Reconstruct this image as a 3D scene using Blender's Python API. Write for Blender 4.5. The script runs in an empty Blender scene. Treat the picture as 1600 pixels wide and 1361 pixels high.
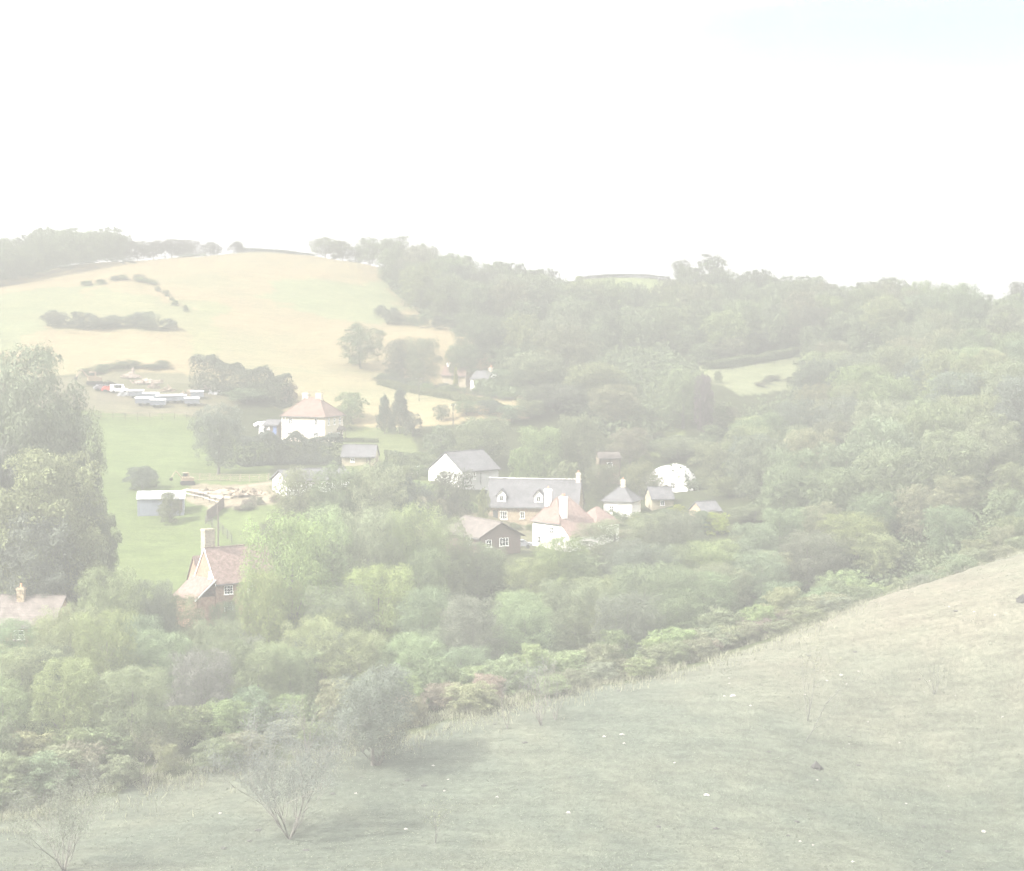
import bpy, math, random
import numpy as np
R = math.radians
random.seed(7); rng = np.random.default_rng(7)
sc = bpy.context.scene
col = sc.collection

# ---------------------------------------------------------------- camera, sky, sun, exposure
CAMZ = 66.0; F = 3200.0; HZ = 470.0
PITCH = math.atan((680.5 - HZ) / F)
cd = bpy.data.cameras.new('camera'); cam = bpy.data.objects.new('camera', cd); col.objects.link(cam)
cam.location = (0, 0, CAMZ); cam.rotation_euler = (math.pi/2 - PITCH, 0, 0)
cd.sensor_width = 36; cd.lens = F/1600*36; cd.clip_start = .5; cd.clip_end = 9000
sc.camera = cam
SUN_EL, SUN_AZ = R(42), R(-112)          # azimuth from +Y towards +X: the sun stands to the left, a little behind the camera
EXPOSURE = 4.65; SKY = .05; SUN = 2.5; CLOUD = .62
HAZE_D = .0046; HAZE_C = (.0700, .0708, .0712); HAZE_G = .2
w = bpy.data.worlds.new('World'); sc.world = w; w.use_nodes = True
nt = w.node_tree; N = nt.nodes; Lk = nt.links
for n in list(N): N.remove(n)
out = N.new('ShaderNodeOutputWorld'); bg = N.new('ShaderNodeBackground'); Lk.new(bg.outputs[0], out.inputs[0])
sky = N.new('ShaderNodeTexSky'); sky.sky_type = 'NISHITA'; sky.sun_disc = False
sky.sun_elevation = SUN_EL; sky.sun_rotation = SUN_AZ; sky.altitude = 100; sky.air_density = .21; sky.dust_density = .1; sky.ozone_density = 1.5
tc = N.new('ShaderNodeTexCoord'); mp = N.new('ShaderNodeMapping'); mp.inputs['Scale'].default_value = (1.6, 1.6, 6.5)
mp.inputs['Location'].default_value = (.35, 0, .1)
nz = N.new('ShaderNodeTexNoise'); nz.inputs['Scale'].default_value = 1.7; nz.inputs['Detail'].default_value = 7; nz.inputs['Roughness'].default_value = .55
Lk.new(tc.outputs['Generated'], mp.inputs[0]); Lk.new(mp.outputs[0], nz.inputs['Vector'])
# a blue gap in the cloud: a soft lobe round one direction, broken up by the noise
vm = N.new('ShaderNodeVectorMath'); vm.operation = 'SUBTRACT'; vm.inputs[1].default_value = (.205, .955, .125)
vs = N.new('ShaderNodeVectorMath'); vs.operation = 'MULTIPLY'; vs.inputs[1].default_value = (5.0, 1.0, 26)
ln = N.new('ShaderNodeVectorMath'); ln.operation = 'LENGTH'
Lk.new(tc.outputs['Generated'], vm.inputs[0]); Lk.new(vm.outputs[0], vs.inputs[0]); Lk.new(vs.outputs[0], ln.inputs[0])
ad = N.new('ShaderNodeMath'); ad.operation = 'MULTIPLY_ADD'; ad.inputs[1].default_value = 2.6; Lk.new(nz.outputs['Fac'], ad.inputs[0]); Lk.new(ln.outputs['Value'], ad.inputs[2])
cr = N.new('ShaderNodeMapRange'); cr.inputs['From Min'].default_value = 1.15; cr.inputs['From Max'].default_value = 3.6
cr.inputs['To Min'].default_value = 0; Lk.new(ad.outputs[0], cr.inputs[0])
sm = N.new('ShaderNodeMix'); sm.data_type = 'RGBA'; sm.blend_type = 'MULTIPLY'; sm.inputs[0].default_value = 1
sm.inputs[7].default_value = (SKY, SKY, SKY, 1); Lk.new(sky.outputs[0], sm.inputs[6])
cm = N.new('ShaderNodeMix'); cm.data_type = 'RGBA'; cm.inputs[7].default_value = (CLOUD, CLOUD*.995, CLOUD*.98, 1)
pw = N.new('ShaderNodeMath'); pw.operation = 'POWER'; pw.inputs[1].default_value = 2.6; Lk.new(cr.outputs[0], pw.inputs[0]); Lk.new(pw.outputs[0], cm.inputs[0]); Lk.new(sm.outputs[2], cm.inputs[6]); Lk.new(cm.outputs[2], bg.inputs[0]); bg.inputs[1].default_value = 1
sd = bpy.data.lights.new('sun', 'SUN'); sun = bpy.data.objects.new('sun', sd); col.objects.link(sun)
sd.energy = SUN; sd.angle = R(2.5); sd.color = (1, .95, .86)
sx, sy, sz = math.sin(SUN_AZ)*math.cos(SUN_EL), math.cos(SUN_AZ)*math.cos(SUN_EL), math.sin(SUN_EL)
from mathutils import Vector
sun.rotation_euler = Vector((sx, sy, sz)).to_track_quat('Z', 'Y').to_euler(); sun.location = (sx*500, sy*500, 400)
sc.view_settings.view_transform = 'Standard'; sc.view_settings.look = 'None'
sc.view_settings.exposure = EXPOSURE; sc.view_settings.gamma = 1
sc.cycles.use_denoising = True; sc.cycles.max_bounces = 5; sc.cycles.diffuse_bounces = 3; sc.cycles.transparent_max_bounces = 6
sc.cycles.volume_bounces = 1; sc.cycles.use_adaptive_sampling = True; sc.cycles.adaptive_threshold = .02

# ---------------------------------------------------------------- helpers
def ray(px, py):
    x = (px-800)/F; v = (680.5-py)/F
    fw = math.cos(PITCH)+v*math.sin(PITCH); up = v*math.cos(PITCH)-math.sin(PITCH)
    return x/fw, up/fw                    # per metre forward
def RM(D): return np.where(np.asarray(D, float) < 122, np.asarray(D, float)*190/122, 190+.936*(np.asarray(D, float)-122))   # remaps guessed distances: near ground set back so haze lies more evenly
def SC(y):                                # scale that keeps apparent size after the distance remap
    y = float(y); d = y*122/190 if y < 190 else 122+(y-190)/.936
    return y/max(d, 1)*.75
def XY(px, D): D = float(RM(D)); return ((px-800)/F*D, D)
def P(px, py, D):
    D = float(RM(D)); a, b = ray(px, py); return (a*D, D, CAMZ+b*D)
def tag(o, label=None, cat=None, group=None, kind=None):
    if label: o['label'] = label
    if cat: o['category'] = cat
    if group: o['group'] = group
    if kind: o['kind'] = kind
    return o
def empty(name, loc, rz=0, label=None, cat=None, group=None):
    o = bpy.data.objects.new(name, None); col.objects.link(o); o.location = loc; o.rotation_euler.z = rz
    o.empty_display_size = .5
    return tag(o, label, cat, group)
class MB:
    def __init__(s): s.v = []; s.f = []
    def add(s, vs, fs):
        n = len(s.v); s.v += [tuple(v) for v in vs]; s.f += [tuple(i+n for i in f) for f in fs]; return s
    def box(s, x0, x1, y0, y1, z0, z1):
        return s.add([(x0,y0,z0),(x1,y0,z0),(x1,y1,z0),(x0,y1,z0),(x0,y0,z1),(x1,y0,z1),(x1,y1,z1),(x0,y1,z1)],
              [(0,3,2,1),(4,5,6,7),(0,1,5,4),(1,2,6,5),(2,3,7,6),(3,0,4,7)])
    def slab(s, pts, t):                  # a polygon given thickness t downwards
        n = len(pts); vs = [tuple(p) for p in pts]+[(p[0], p[1], p[2]-t) for p in pts]
        fs = [tuple(range(n)), tuple(range(2*n-1, n-1, -1))]+[(i, n+i, n+(i+1) % n, (i+1) % n) for i in range(n)]
        return s.add(vs, fs)
    def prism(s, prof, x0, x1):           # a profile in (y, z) pulled along x
        n = len(prof); vs = [(x0, y, z) for y, z in prof]+[(x1, y, z) for y, z in prof]
        return s.add(vs, [tuple(range(n-1, -1, -1)), tuple(range(n, 2*n))]+[(i, (i+1) % n, n+(i+1) % n, n+i) for i in range(n)])
    def tube(s, a, b, r0, r1, n=7):
        a, b = Vector(a), Vector(b); d = (b-a).normalized(); u = d.orthogonal().normalized(); v = d.cross(u)
        vs = []
        for c, r in ((a, r0), (b, r1)):
            for i in range(n):
                t = 2*math.pi*i/n; vs.append(tuple(c+u*math.cos(t)*r+v*math.sin(t)*r))
        return s.add(vs, [(i, (i+1) % n, n+(i+1) % n, n+i) for i in range(n)]+[tuple(range(n-1, -1, -1)), tuple(range(n, 2*n))])
    def build(s, name, m, parent=None, smooth=False):
        me = bpy.data.meshes.new(name); me.from_pydata(s.v, [], s.f); me.update()
        o = bpy.data.objects.new(name, me); col.objects.link(o)
        if m: me.materials.append(m)
        if smooth: me.polygons.foreach_set('use_smooth', [True]*len(me.polygons))
        if parent: o.parent = parent
        return o
def quads_mesh(name, V, m, cols=None):    # V: (n,4,3)
    n = len(V); me = bpy.data.meshes.new(name)
    me.vertices.add(n*4); me.vertices.foreach_set('co', V.reshape(-1).astype(np.float32))
    me.loops.add(n*4); me.loops.foreach_set('vertex_index', np.arange(n*4, dtype=np.int32))
    me.polygons.add(n); me.polygons.foreach_set('loop_start', np.arange(0, n*4, 4, dtype=np.int32))
    me.polygons.foreach_set('loop_total', np.full(n, 4, dtype=np.int32)); me.update(calc_edges=True)
    if m: me.materials.append(m)
    return me

# ---------------------------------------------------------------- materials
def mat(name, c, rough=.8, var=.12, scale=1.5, bump=0, c2=None, spec=.3, detail=5, sc3=None):
    m = bpy.data.materials.new(name); m.use_nodes = True; n = m.node_tree.nodes; l = m.node_tree.links
    b = n['Principled BSDF']; b.inputs['Roughness'].default_value = rough; b.inputs['Specular IOR Level'].default_value = spec
    t = n.new('ShaderNodeTexCoord'); q = n.new('ShaderNodeTexNoise'); q.inputs['Scale'].default_value = scale; q.inputs['Detail'].default_value = detail
    if sc3:
        mm = n.new('ShaderNodeMapping'); mm.inputs['Scale'].default_value = sc3; l.new(t.outputs['Object'], mm.inputs[0]); l.new(mm.outputs[0], q.inputs['Vector'])
    else: l.new(t.outputs['Object'], q.inputs['Vector'])
    x = n.new('ShaderNodeMix'); x.data_type = 'RGBA'
    r = n.new('ShaderNodeMapRange'); r.inputs['From Min'].default_value = .32; r.inputs['From Max'].default_value = .68; l.new(q.outputs['Fac'], r.inputs[0])
    x.inputs[6].default_value = tuple(k*(1-var) for k in c)+(1,)
    x.inputs[7].default_value = (tuple(c2) if c2 else tuple(min(1, k*(1+var)) for k in c))+(1,)
    l.new(r.outputs[0], x.inputs[0]); l.new(x.outputs[2], b.inputs['Base Color'])
    if bump:
        u = n.new('ShaderNodeBump'); u.inputs['Strength'].default_value = bump; u.inputs['Distance'].default_value = .1
        l.new(q.outputs['Fac'], u.inputs['Height']); l.new(u.outputs[0], b.inputs['Normal'])
    return m
def tile_mat(name, c, c2, rows=5.0, mottle=2.5):    # rows of tiles running down the slope, with mottling
    m = mat(name, c, .85, .1, mottle, 0, c2); n = m.node_tree.nodes; l = m.node_tree.links; b = n['Principled BSDF']
    t = n.new('ShaderNodeTexCoord'); br = n.new('ShaderNodeTexBrick'); br.inputs['Scale'].default_value = rows
    br.inputs['Color1'].default_value = (1, 1, 1, 1); br.inputs['Color2'].default_value = (.72, .72, .72, 1); br.inputs['Mortar'].default_value = (.45, .45, .45, 1)
    br.inputs['Mortar Size'].default_value = .03; br.inputs['Brick Width'].default_value = .8; br.inputs['Row Height'].default_value = .7
    sp = n.new('ShaderNodeSeparateXYZ'); cb = n.new('ShaderNodeCombineXYZ'); l.new(t.outputs['Object'], sp.inputs[0])
    sq = n.new('ShaderNodeMath'); sq.operation = 'ADD'; l.new(sp.outputs[0], sq.inputs[0]); l.new(sp.outputs[1], sq.inputs[1])
    l.new(sq.outputs[0], cb.inputs[0]); l.new(sp.outputs[2], cb.inputs[1]); l.new(cb.outputs[0], br.inputs['Vector'])
    src = b.inputs['Base Color'].links[0].from_socket; x = n.new('ShaderNodeMix'); x.data_type = 'RGBA'; x.blend_type = 'MULTIPLY'; x.inputs[0].default_value = 1
    l.new(src, x.inputs[6]); l.new(br.outputs['Color'], x.inputs[7]); l.new(x.outputs[2], b.inputs['Base Color'])
    return m
M = dict(
    cream=mat('cream_render', (.50, .45, .36), .9, .06, .8), white=mat('white_render', (.82, .81, .78), .85, .04, .7),
    paleyellow=mat('pale_yellow_render', (.32, .285, .21), .9, .08, 1), barn=mat('pale_weatherboard', (.42, .42, .41), .8, .07, 3, sc3=(.2, .2, 6)),
    brick=tile_mat('brick', (.26, .15, .10), (.36, .26, .19), 7, 3), warmbrick=tile_mat('warm_brick', (.30, .23, .15), (.36, .30, .22), 7, 2),
    redtile=tile_mat('red_tile', (.17, .105, .085), (.21, .15, .125), 3.4, .9), browntile=tile_mat('brown_tile', (.085, .072, .066), (.125, .108, .098), 2.6, 1.2),
    oldtile=tile_mat('old_tile', (.15, .095, .08), (.23, .17, .15), 4.5, 2.2),
    slate=tile_mat('slate', (.095, .095, .105), (.13, .13, .14), 3.5, .9), darkwood=mat('dark_timber', (.10, .08, .07), .8, .3, 4, sc3=(6, 6, .6)),
    brownwood=mat('brown_boarding', (.13, .10, .085), .85, .2, 4, sc3=(6, 6, .6)), wood=mat('weathered_timber', (.22, .18, .135), .85, .25, 5, sc3=(1, 1, 5)), glass=mat('window_glass', (.05, .055, .06), .15, .3, 1, spec=.6),  # brown boarding is the bungalow's own timber colour
    frame=mat('white_frame', (.78, .78, .75), .6, .03, 2), lead=mat('gutter_metal', (.12, .12, .12), .5, .1, 2), blue=mat('blue_paint', (.10, .16, .34), .5, .08, 2),
    metal=mat('pale_corrugated_metal', (.17, .19, .23), .5, .12, 1.2, sc3=(14, 14, .4)), wroof=mat('white_sheet_roof', (.42, .43, .45), .6, .05, 1.5),
    oldchimney=tile_mat('old_chimney_brick', (.30, .26, .20), (.40, .35, .27), 6, 3), clay=mat('clay_pot', (.42, .22, .13), .8, .15, 4), stone=mat('chalk_stone', (.19, .185, .17), .9, .1, 5, bump=.5), soil=mat('dark_soil', (.028, .027, .026), .95, .3, 6, bump=.6),
    rubble=mat('rubble', (.26, .19, .15), .95, .3, 2.5, bump=.8, c2=(.40, .35, .30)), bark=mat('bark', (.11, .105, .095), .95, .3, 3, bump=.6),
    palebark=mat('pale_bark', (.085, .085, .078), .95, .25, 3, bump=.5), rubber=mat('rubber', (.03, .03, .03), .8, .1, 4),
    redpaint=mat('red_paint', (.50, .07, .05), .4, .1, 2), greypaint=mat('grey_car_paint', (.16, .17, .19), .3, .08, 2, spec=.6), whitepaint=mat('white_car_paint', (.78, .78, .78), .3, .05, 2, spec=.6),
    yellowpaint=mat('yellow_digger_paint', (.26, .20, .13), .5, .15, 2), tarp=mat('pale_cover', (.34, .35, .37), .6, .06, 1.5), path=mat('pale_gravel', (.36, .32, .26), .95, .12, 2.5, bump=.3),
)
def leaf_mat(name, trans=.3):
    m = bpy.data.materials.new(name); m.use_nodes = True; n = m.node_tree.nodes; l = m.node_tree.links
    for k in list(n): n.remove(k)
    o = n.new('ShaderNodeOutputMaterial'); d = n.new('ShaderNodeBsdfDiffuse'); tr = n.new('ShaderNodeBsdfTranslucent'); mx = n.new('ShaderNodeMixShader'); mx.inputs[0].default_value = trans
    oi = n.new('ShaderNodeObjectInfo'); tcx = n.new('ShaderNodeTexCoord'); q = n.new('ShaderNodeTexNoise'); q.inputs['Scale'].default_value = 7; q.inputs['Detail'].default_value = 4
    l.new(tcx.outputs['Object'], q.inputs['Vector']); r = n.new('ShaderNodeMapRange'); r.inputs['From Min'].default_value = .3; r.inputs['From Max'].default_value = .7
    r.inputs['To Min'].default_value = .62; r.inputs['To Max'].default_value = 1.38; l.new(q.outputs['Fac'], r.inputs[0])
    v = n.new('ShaderNodeVectorMath'); v.operation = 'SCALE'; l.new(oi.outputs['Color'], v.inputs[0]); l.new(r.outputs[0], v.inputs['Scale'])
    l.new(v.outputs[0], d.inputs[0]); l.new(v.outputs[0], tr.inputs[0]); l.new(d.outputs[0], mx.inputs[1]); l.new(tr.outputs[0], mx.inputs[2]); l.new(mx.outputs[0], o.inputs[0])
    return m
LEAF = leaf_mat('foliage'); mass_mat = leaf_mat('far_foliage')
_n = mass_mat.node_tree.nodes; _t = [k for k in _n if k.type == 'TEX_NOISE'][0]; _t.inputs['Scale'].default_value = .12

# ---------------------------------------------------------------- the shape of the land
CP = [(-100,1361,118),(400,1361,120),(800,1361,122),(1200,1361,126),(1700,1361,132),
 (0,1290,134),(200,1235,142),(400,1190,149),(640,1145,156),(800,1105,163),(960,1065,172),(1200,1000,185),(1400,925,200),(1600,865,218),(1200,1200,148),(1500,1100,165),
 (340,958,235),(60,935,235),(-150,935,225),(230,880,262),(230,790,292),(60,790,290),(200,650,365),(0,650,360),(230,618,387),(230,572,410),(60,560,425),(100,520,445),(250,513,450),(400,560,430),
 (200,440,500),(110,446,500),(0,470,480),(-150,500,470),(0,540,435),(300,402,560),(380,396,565),(450,397,565),(600,420,545),(190,410,560),(120,414,565),(550,500,480),(620,455,515),
 (700,545,440),(620,470,505),(700,515,462),(800,630,376),(600,600,405),(480,688,345),(420,640,375),(0,440,545),(-150,450,545),
 (750,506,475),(680,470,570),(760,468,585),(870,474,600),(880,500,560),(960,520,560),(1040,512,560),(960,454,600),(960,434,645),(1040,438,640),(1100,474,600),(1200,482,590),(1300,508,560),(1400,494,560),(1180,500,540),
 (900,560,430),(1000,640,375),(1000,520,480),(1100,577,412),(1230,560,430),(1150,612,390),(1050,770,312),(800,852,268),(900,835,282),(980,805,300),(780,812,297),(700,752,312),(722,760,305),(563,722,325),(440,770,292),(350,775,295),(640,742,320),(640,690,345),
 (1600,530,400),(1500,528,440),(1750,520,400),(1600,600,330),(1600,750,262),(1300,700,330),(1300,610,400),(1250,800,275),(1400,650,350),(1100,900,235),(1450,525,430),(1450,800,250),(1200,520,480),
 (760,611,418),(712,603,432),(489,693,352),(489,676,366),(1049,774,326),(1049,752,340),(972,808,300),(950,750,330),(875,862,262),(800,868,243),(18,1010,188),(252,798,288),(429,680,358),(1102,822,272),(450,724,330),(400,726,328),(510,722,332),(222,799,288),(288,799,290),(1500,895,209),(1300,962,192),(1720,828,230)]
pts = [P(*c) for c in CP]
rel = [(-60,190,-50),(-25,190,-50),(15,200,-49),(55,215,-46),(0,0,-3),(45,0,-3),(-45,0,-3),(0,45,-22),(45,45,-21),(-45,45,-23),(0,85,-37),(45,85,-36),(-45,85,-38),(0,-60,2),
       (-300,0,-6),(300,0,4),(0,-400,-4),(-300,-300,-8),(300,-300,0),(-700,0,-10),(700,0,-6),(-700,500,-8),(700,500,-4)]
for px, prof in ((-700, ((120,-42),(250,-44),(400,-18),(540,4),(680,-8))), (2300, ((130,-34),(220,-20),(330,0),(450,2),(600,-6)))):
    for D, z in prof: rel.append(((px-800)/2400*D, D, z))
for px in range(-400, 2100, 300):
    for D, z in ((700, -2 if px < 1200 else -8), (900, -12), (1100, -14)): rel.append(((px-800)/2400*D, D, z))
rel = [(a, b, c) if b <= 0 or b > 1e4 else (a/b*.75*float(RM(b)), float(RM(b)), c*float(RM(b))/b*.75) if b < 640 or c != 0 else (a, b, c) for a, b, c in rel]
pts += [(a, b, c+CAMZ) for a, b, c in rel]
pts = np.array(pts)
S_ = 300.0
def U(r2): return np.where(r2 > 1e-12, .5*r2*np.log(np.maximum(r2, 1e-12)), 0)
A = pts[:, :2]/S_; n_ = len(A)
K = U(((A[:, None]-A[None])**2).sum(-1))+np.eye(n_)*2e-4
Pm = np.hstack([np.ones((n_, 1)), A]); T_ = np.zeros((n_+3, n_+3)); T_[:n_, :n_] = K; T_[:n_, n_:] = Pm; T_[n_:, :n_] = Pm.T
W_ = np.linalg.solve(T_, np.concatenate([pts[:, 2], np.zeros(3)]))
GX0, GX1, GY0, GY1, GS = -760, 760, -420, 1160, 4.0
gx = np.arange(GX0, GX1+GS, GS); gy = np.arange(GY0, GY1+GS, GS)
XX, YY = np.meshgrid(gx, gy); Z = np.zeros(XX.size); Q = np.stack([XX.ravel(), YY.ravel()], 1)/S_
for i in range(0, len(Q), 20000):
    q = Q[i:i+20000]; r2 = ((q[:, None]-A[None])**2).sum(-1); Z[i:i+20000] = U(r2)@W_[:n_]+W_[n_]+q@W_[n_+1:]
ZG = np.clip(Z.reshape(XX.shape), CAMZ-60, CAMZ+22)
def H(x, y):                              # height of the land, anywhere
    x = np.asarray(x, float); y = np.asarray(y, float)
    u = np.clip((x-GX0)/GS, 0, len(gx)-1.001); v = np.clip((y-GY0)/GS, 0, len(gy)-1.001)
    i = u.astype(int); j = v.astype(int); a = u-i; b = v-j
    h = ZG[j, i]*(1-a)*(1-b)+ZG[j, i+1]*a*(1-b)+ZG[j+1, i]*(1-a)*b+ZG[j+1, i+1]*a*b
    return h+.22*np.sin(x*.23+1.3*np.sin(y*.11))*np.sin(y*.19+np.sin(x*.07))
DD = np.arange(60, 900, .5)
def G(px, py, lift=0):                    # where the ground is met in a direction
    a, b = ray(px, py); z = CAMZ+b*DD; hit = np.nonzero(z <= H(a*DD, DD)+lift)[0]
    D = DD[hit[0]] if len(hit) else 640.
    return (a*D, D, float(H(a*D, D)))
def poly(pp): return np.array([G(*p)[:2] for p in pp])
def inside(x, y, pg):
    r = np.zeros(x.shape, bool); n = len(pg); j = n-1
    for i in range(n):
        xi, yi = pg[i]; xj, yj = pg[j]
        c = ((yi > y) != (yj > y)) & (x < (xj-xi)*(y-yi)/(yj-yi+1e-12)+xi); r ^= c; j = i
    return r
def vnoise(x, y, s, seed=0):              # smooth value noise
    g = np.random.default_rng(seed).random((64, 64)); u = x/s; v = y/s; i = np.floor(u).astype(int); j = np.floor(v).astype(int)
    a = u-i; b = v-j; a = a*a*(3-2*a); b = b*b*(3-2*b); q = lambda I, J: g[J % 64, I % 64]
    return q(i, j)*(1-a)*(1-b)+q(i+1, j)*a*(1-b)+q(i, j+1)*(1-a)*b+q(i+1, j+1)*a*b
FG = np.array([(-130, 40), *[P(*c)[:2] for c in ((-100,1310,131),(0,1290,134),(200,1235,142),(400,1190,149),(640,1145,156),(800,1105,163),(960,1065,172),(1200,1000,185),(1400,925,200),(1600,865,218),(1800,800,230))], (130, 40)])
def wpoly(pp): return np.array([P(*c)[:2] for c in pp])

# ---------------------------------------------------------------- ground
cols_a = np.concatenate([np.linspace(-180, -26, 36)[:-1], np.linspace(-26, 26, 430), np.linspace(26, 180, 36)[1:]])
rows_d = np.concatenate([[0.5, 8, 20, 35, 50, 62], np.geomspace(70, 720, 560), np.array([726, 732])])
AA, RR = np.meshgrid(np.radians(cols_a), rows_d); gxv = (np.sin(AA)*RR); gyv = (np.cos(AA)*RR)
gz = H(gxv, gyv)
x_, y_ = gxv.ravel(), gyv.ravel()
base = np.tile(np.array([.11, .13, .065]), (len(x_), 1))
def mixc(mask, c1, c2, t):
    t = t[..., None]; c = np.array(c1)*(1-t)+np.array(c2)*t; base[mask] = c[mask]
jx = x_+(vnoise(x_, y_, 5, 1)-.5)*2.4; jy = y_+(vnoise(x_, y_, 5, 2)-.5)*2.4
n1 = vnoise(x_+y_*.4, y_, 26, 3)*.6+vnoise(x_, y_*1.6, 9, 4)*.4; n2 = vnoise(x_*.5, y_*2, 7, 5)
hill = wpoly([(-300,600,400),(140,585,405),(330,585,402),(470,640,372),(640,660,360),(830,640,366),(790,560,430),(720,520,460),(640,470,503),(590,455,525),(640,410,560),(460,390,600),(200,390,600),(-300,400,600)])
mixc(inside(jx, jy, hill), (.62, .51, .29), (.52, .49, .275), np.clip((n1-.38)*2.2, 0, 1))
for pg, a, b in ((((-60,560,425),(-60,462,490),(60,455,495),(150,455,495),(60,515,448),(30,545,430)), (.42,.47,.25), (.50,.50,.265)), (((420,470,505),(600,440,520),(640,480,490),(600,505,475),(500,500,478),(410,490,488)), (.46,.53,.28), (.52,.54,.28)),
               (((20,500,452),(160,452,490),(260,470,478),(300,500,460),(250,515,450),(60,515,448)), (.42,.47,.25), (.56,.51,.275)),
               (((280,470,478),(340,470,478),(350,540,440),(310,570,420),(300,520,446)), (.46,.49,.25), (.54,.51,.27))):
    mk = inside(jx+(n2-.5)*8, jy+(n1-.5)*16, wpoly(pg)); mixc(mk, a, b, n1)
def zone(pp, a, b, t=None, jit=True):
    pg = wpoly(pp) if len(pp[0]) == 3 else poly(pp); mixc(inside(jx if jit else x_, jy if jit else y_, pg), a, b, n1 if t is None else t)
zone([(-60,800,288),(-60,660,358),(-60,640,372),(310,648,366),(420,690,343),(430,745,306),(440,790,285),(370,860,262),(240,960,240),(100,960,240)], (.17,.24,.085), (.25,.32,.12))
zone([(120,662,358),(300,668,355),(330,700,338),(280,745,312),(150,735,315)], (.27,.35,.14), (.22,.30,.11))
zone([(-60,640,372),(-60,590,398),(140,578,405),(310,580,405),(380,625,380),(330,648,366)], (.24,.26,.13), (.36,.33,.22))
zone([(150,630,378),(330,632,376),(345,618,386),(300,600,398),(150,600,398)], (.34,.30,.22), (.24,.25,.13), np.clip(n2*1.6-.3, 0, 1))
zone([(283,775,297),(296,752,306),(425,752,304),(440,790,287),(330,787,289)], (.52,.45,.33), (.34,.30,.20), np.clip(n2*1.8-.5, 0, 1))
zone([(640,830,275),(640,780,296),(760,770,300),(900,800,290),(1010,820,280),(960,860,262),(760,870,258)], (.42,.36,.27), (.24,.26,.13))
zone([(540,760,300),(540,700,330),(640,690,338),(720,700,330),(680,760,300)], (.22,.29,.11), (.30,.33,.15))
zone([(500,700,335),(505,640,372),(640,655,362),(660,700,332)], (.22,.29,.11), (.30,.33,.15))
zone([(890,455,596),(900,432,655),(1035,436,650),(1040,456,598)], (.66,.84,.36), (.72,.84,.38))
zone([(1080,575,414),(1250,552,432),(1270,600,405),(1160,625,388),(1110,600,396)], (.42,.46,.26), (.38,.43,.23))
zone([(920,528,474),(930,510,490),(1050,512,488),(1040,530,474)], (.70,.76,.36), (.66,.72,.33))
zone([(1330,480,565),(1350,478,575),(1440,484,575),(1420,494,552)], (.84,.82,.46), (.72,.74,.40))
zone([(770,520,466),(770,505,478),(860,512,474),(850,528,462)], (.72,.74,.40), (.76,.76,.42))
zone([(960,700,345),(980,620,385),(1060,590,400),(1080,640,372),(1040,700,345)], (.24,.30,.12), (.28,.32,.15))
fgm = inside(x_+(vnoise(x_, y_, 3, 8)-.5)*2, y_+(vnoise(x_, y_, 3, 9)-.5)*3, FG)
nf = np.clip(vnoise(x_, y_*.8, 11, 10)*.55+vnoise(x_, y_, 2.6, 11)*.45, 0, 1)
mixc(fgm, (.118, .138, .108), (.156, .170, .128), np.clip((nf-.3)*2, 0, 1))
band = fgm & inside(jx, jy, wpoly([(960,1090,166),(1600,1060,172),(1800,1000,180),(1800,800,230),(1600,865,218),(1200,1000,185)]))
bt = np.clip((nf-.35)*1.2, 0, 1)
cpx = x_/np.maximum(y_, 1)*F+800; fade = np.clip((y_-float(RM(150))-(vnoise(x_, y_, 14, 12)-.5)*16)/30, 0, 1)*np.clip((cpx-900)/350, 0, 1)
bcol = np.array((.19, .19, .142))*(1-bt[:, None])+np.array((.215, .19, .150))*bt[:, None]; base[fgm] = (base*(1-fade[:, None])+bcol*fade[:, None])[fgm]
base[~fgm] *= .31; base[fgm] *= .43
farf = np.clip((y_-float(RM(330)))/(float(RM(480))-float(RM(330))), 0, 1)[:, None]
base[fgm] *= (.84+.16*np.clip((y_-188)/55, 0, 1))[fgm][:, None]  # cloud shade put into the turf colour, darker towards the camera
nr, nc = AA.shape
ii = (np.arange(nr-1)[:, None]*nc+np.arange(nc-1)[None]); Fq = np.stack([ii, ii+1, ii+nc+1, ii+nc], -1).reshape(-1, 4)[:, ::-1]
me = bpy.data.meshes.new('ground'); me.vertices.add(nr*nc); me.vertices.foreach_set('co', np.stack([gxv, gyv, gz], -1).reshape(-1).astype(np.float32))
me.loops.add(Fq.size); me.loops.foreach_set('vertex_index', Fq.reshape(-1).astype(np.int32)); me.polygons.add(len(Fq))
me.polygons.foreach_set('loop_start', np.arange(0, Fq.size, 4, dtype=np.int32)); me.polygons.foreach_set('loop_total', np.full(len(Fq), 4, dtype=np.int32))
me.update(calc_edges=True); me.polygons.foreach_set('use_smooth', np.ones(len(Fq), bool))
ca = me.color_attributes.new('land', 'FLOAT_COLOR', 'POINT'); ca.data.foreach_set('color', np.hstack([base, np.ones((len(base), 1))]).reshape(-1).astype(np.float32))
gm = bpy.data.materials.new('grassland'); gm.use_nodes = True; n = gm.node_tree.nodes; l = gm.node_tree.links; b = n['Principled BSDF']
b.inputs['Roughness'].default_value = 1; b.inputs['Specular IOR Level'].default_value = .05
at = n.new('ShaderNodeAttribute'); at.attribute_name = 'land'; t = n.new('ShaderNodeTexCoord')
prev = at.outputs['Color']
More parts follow.
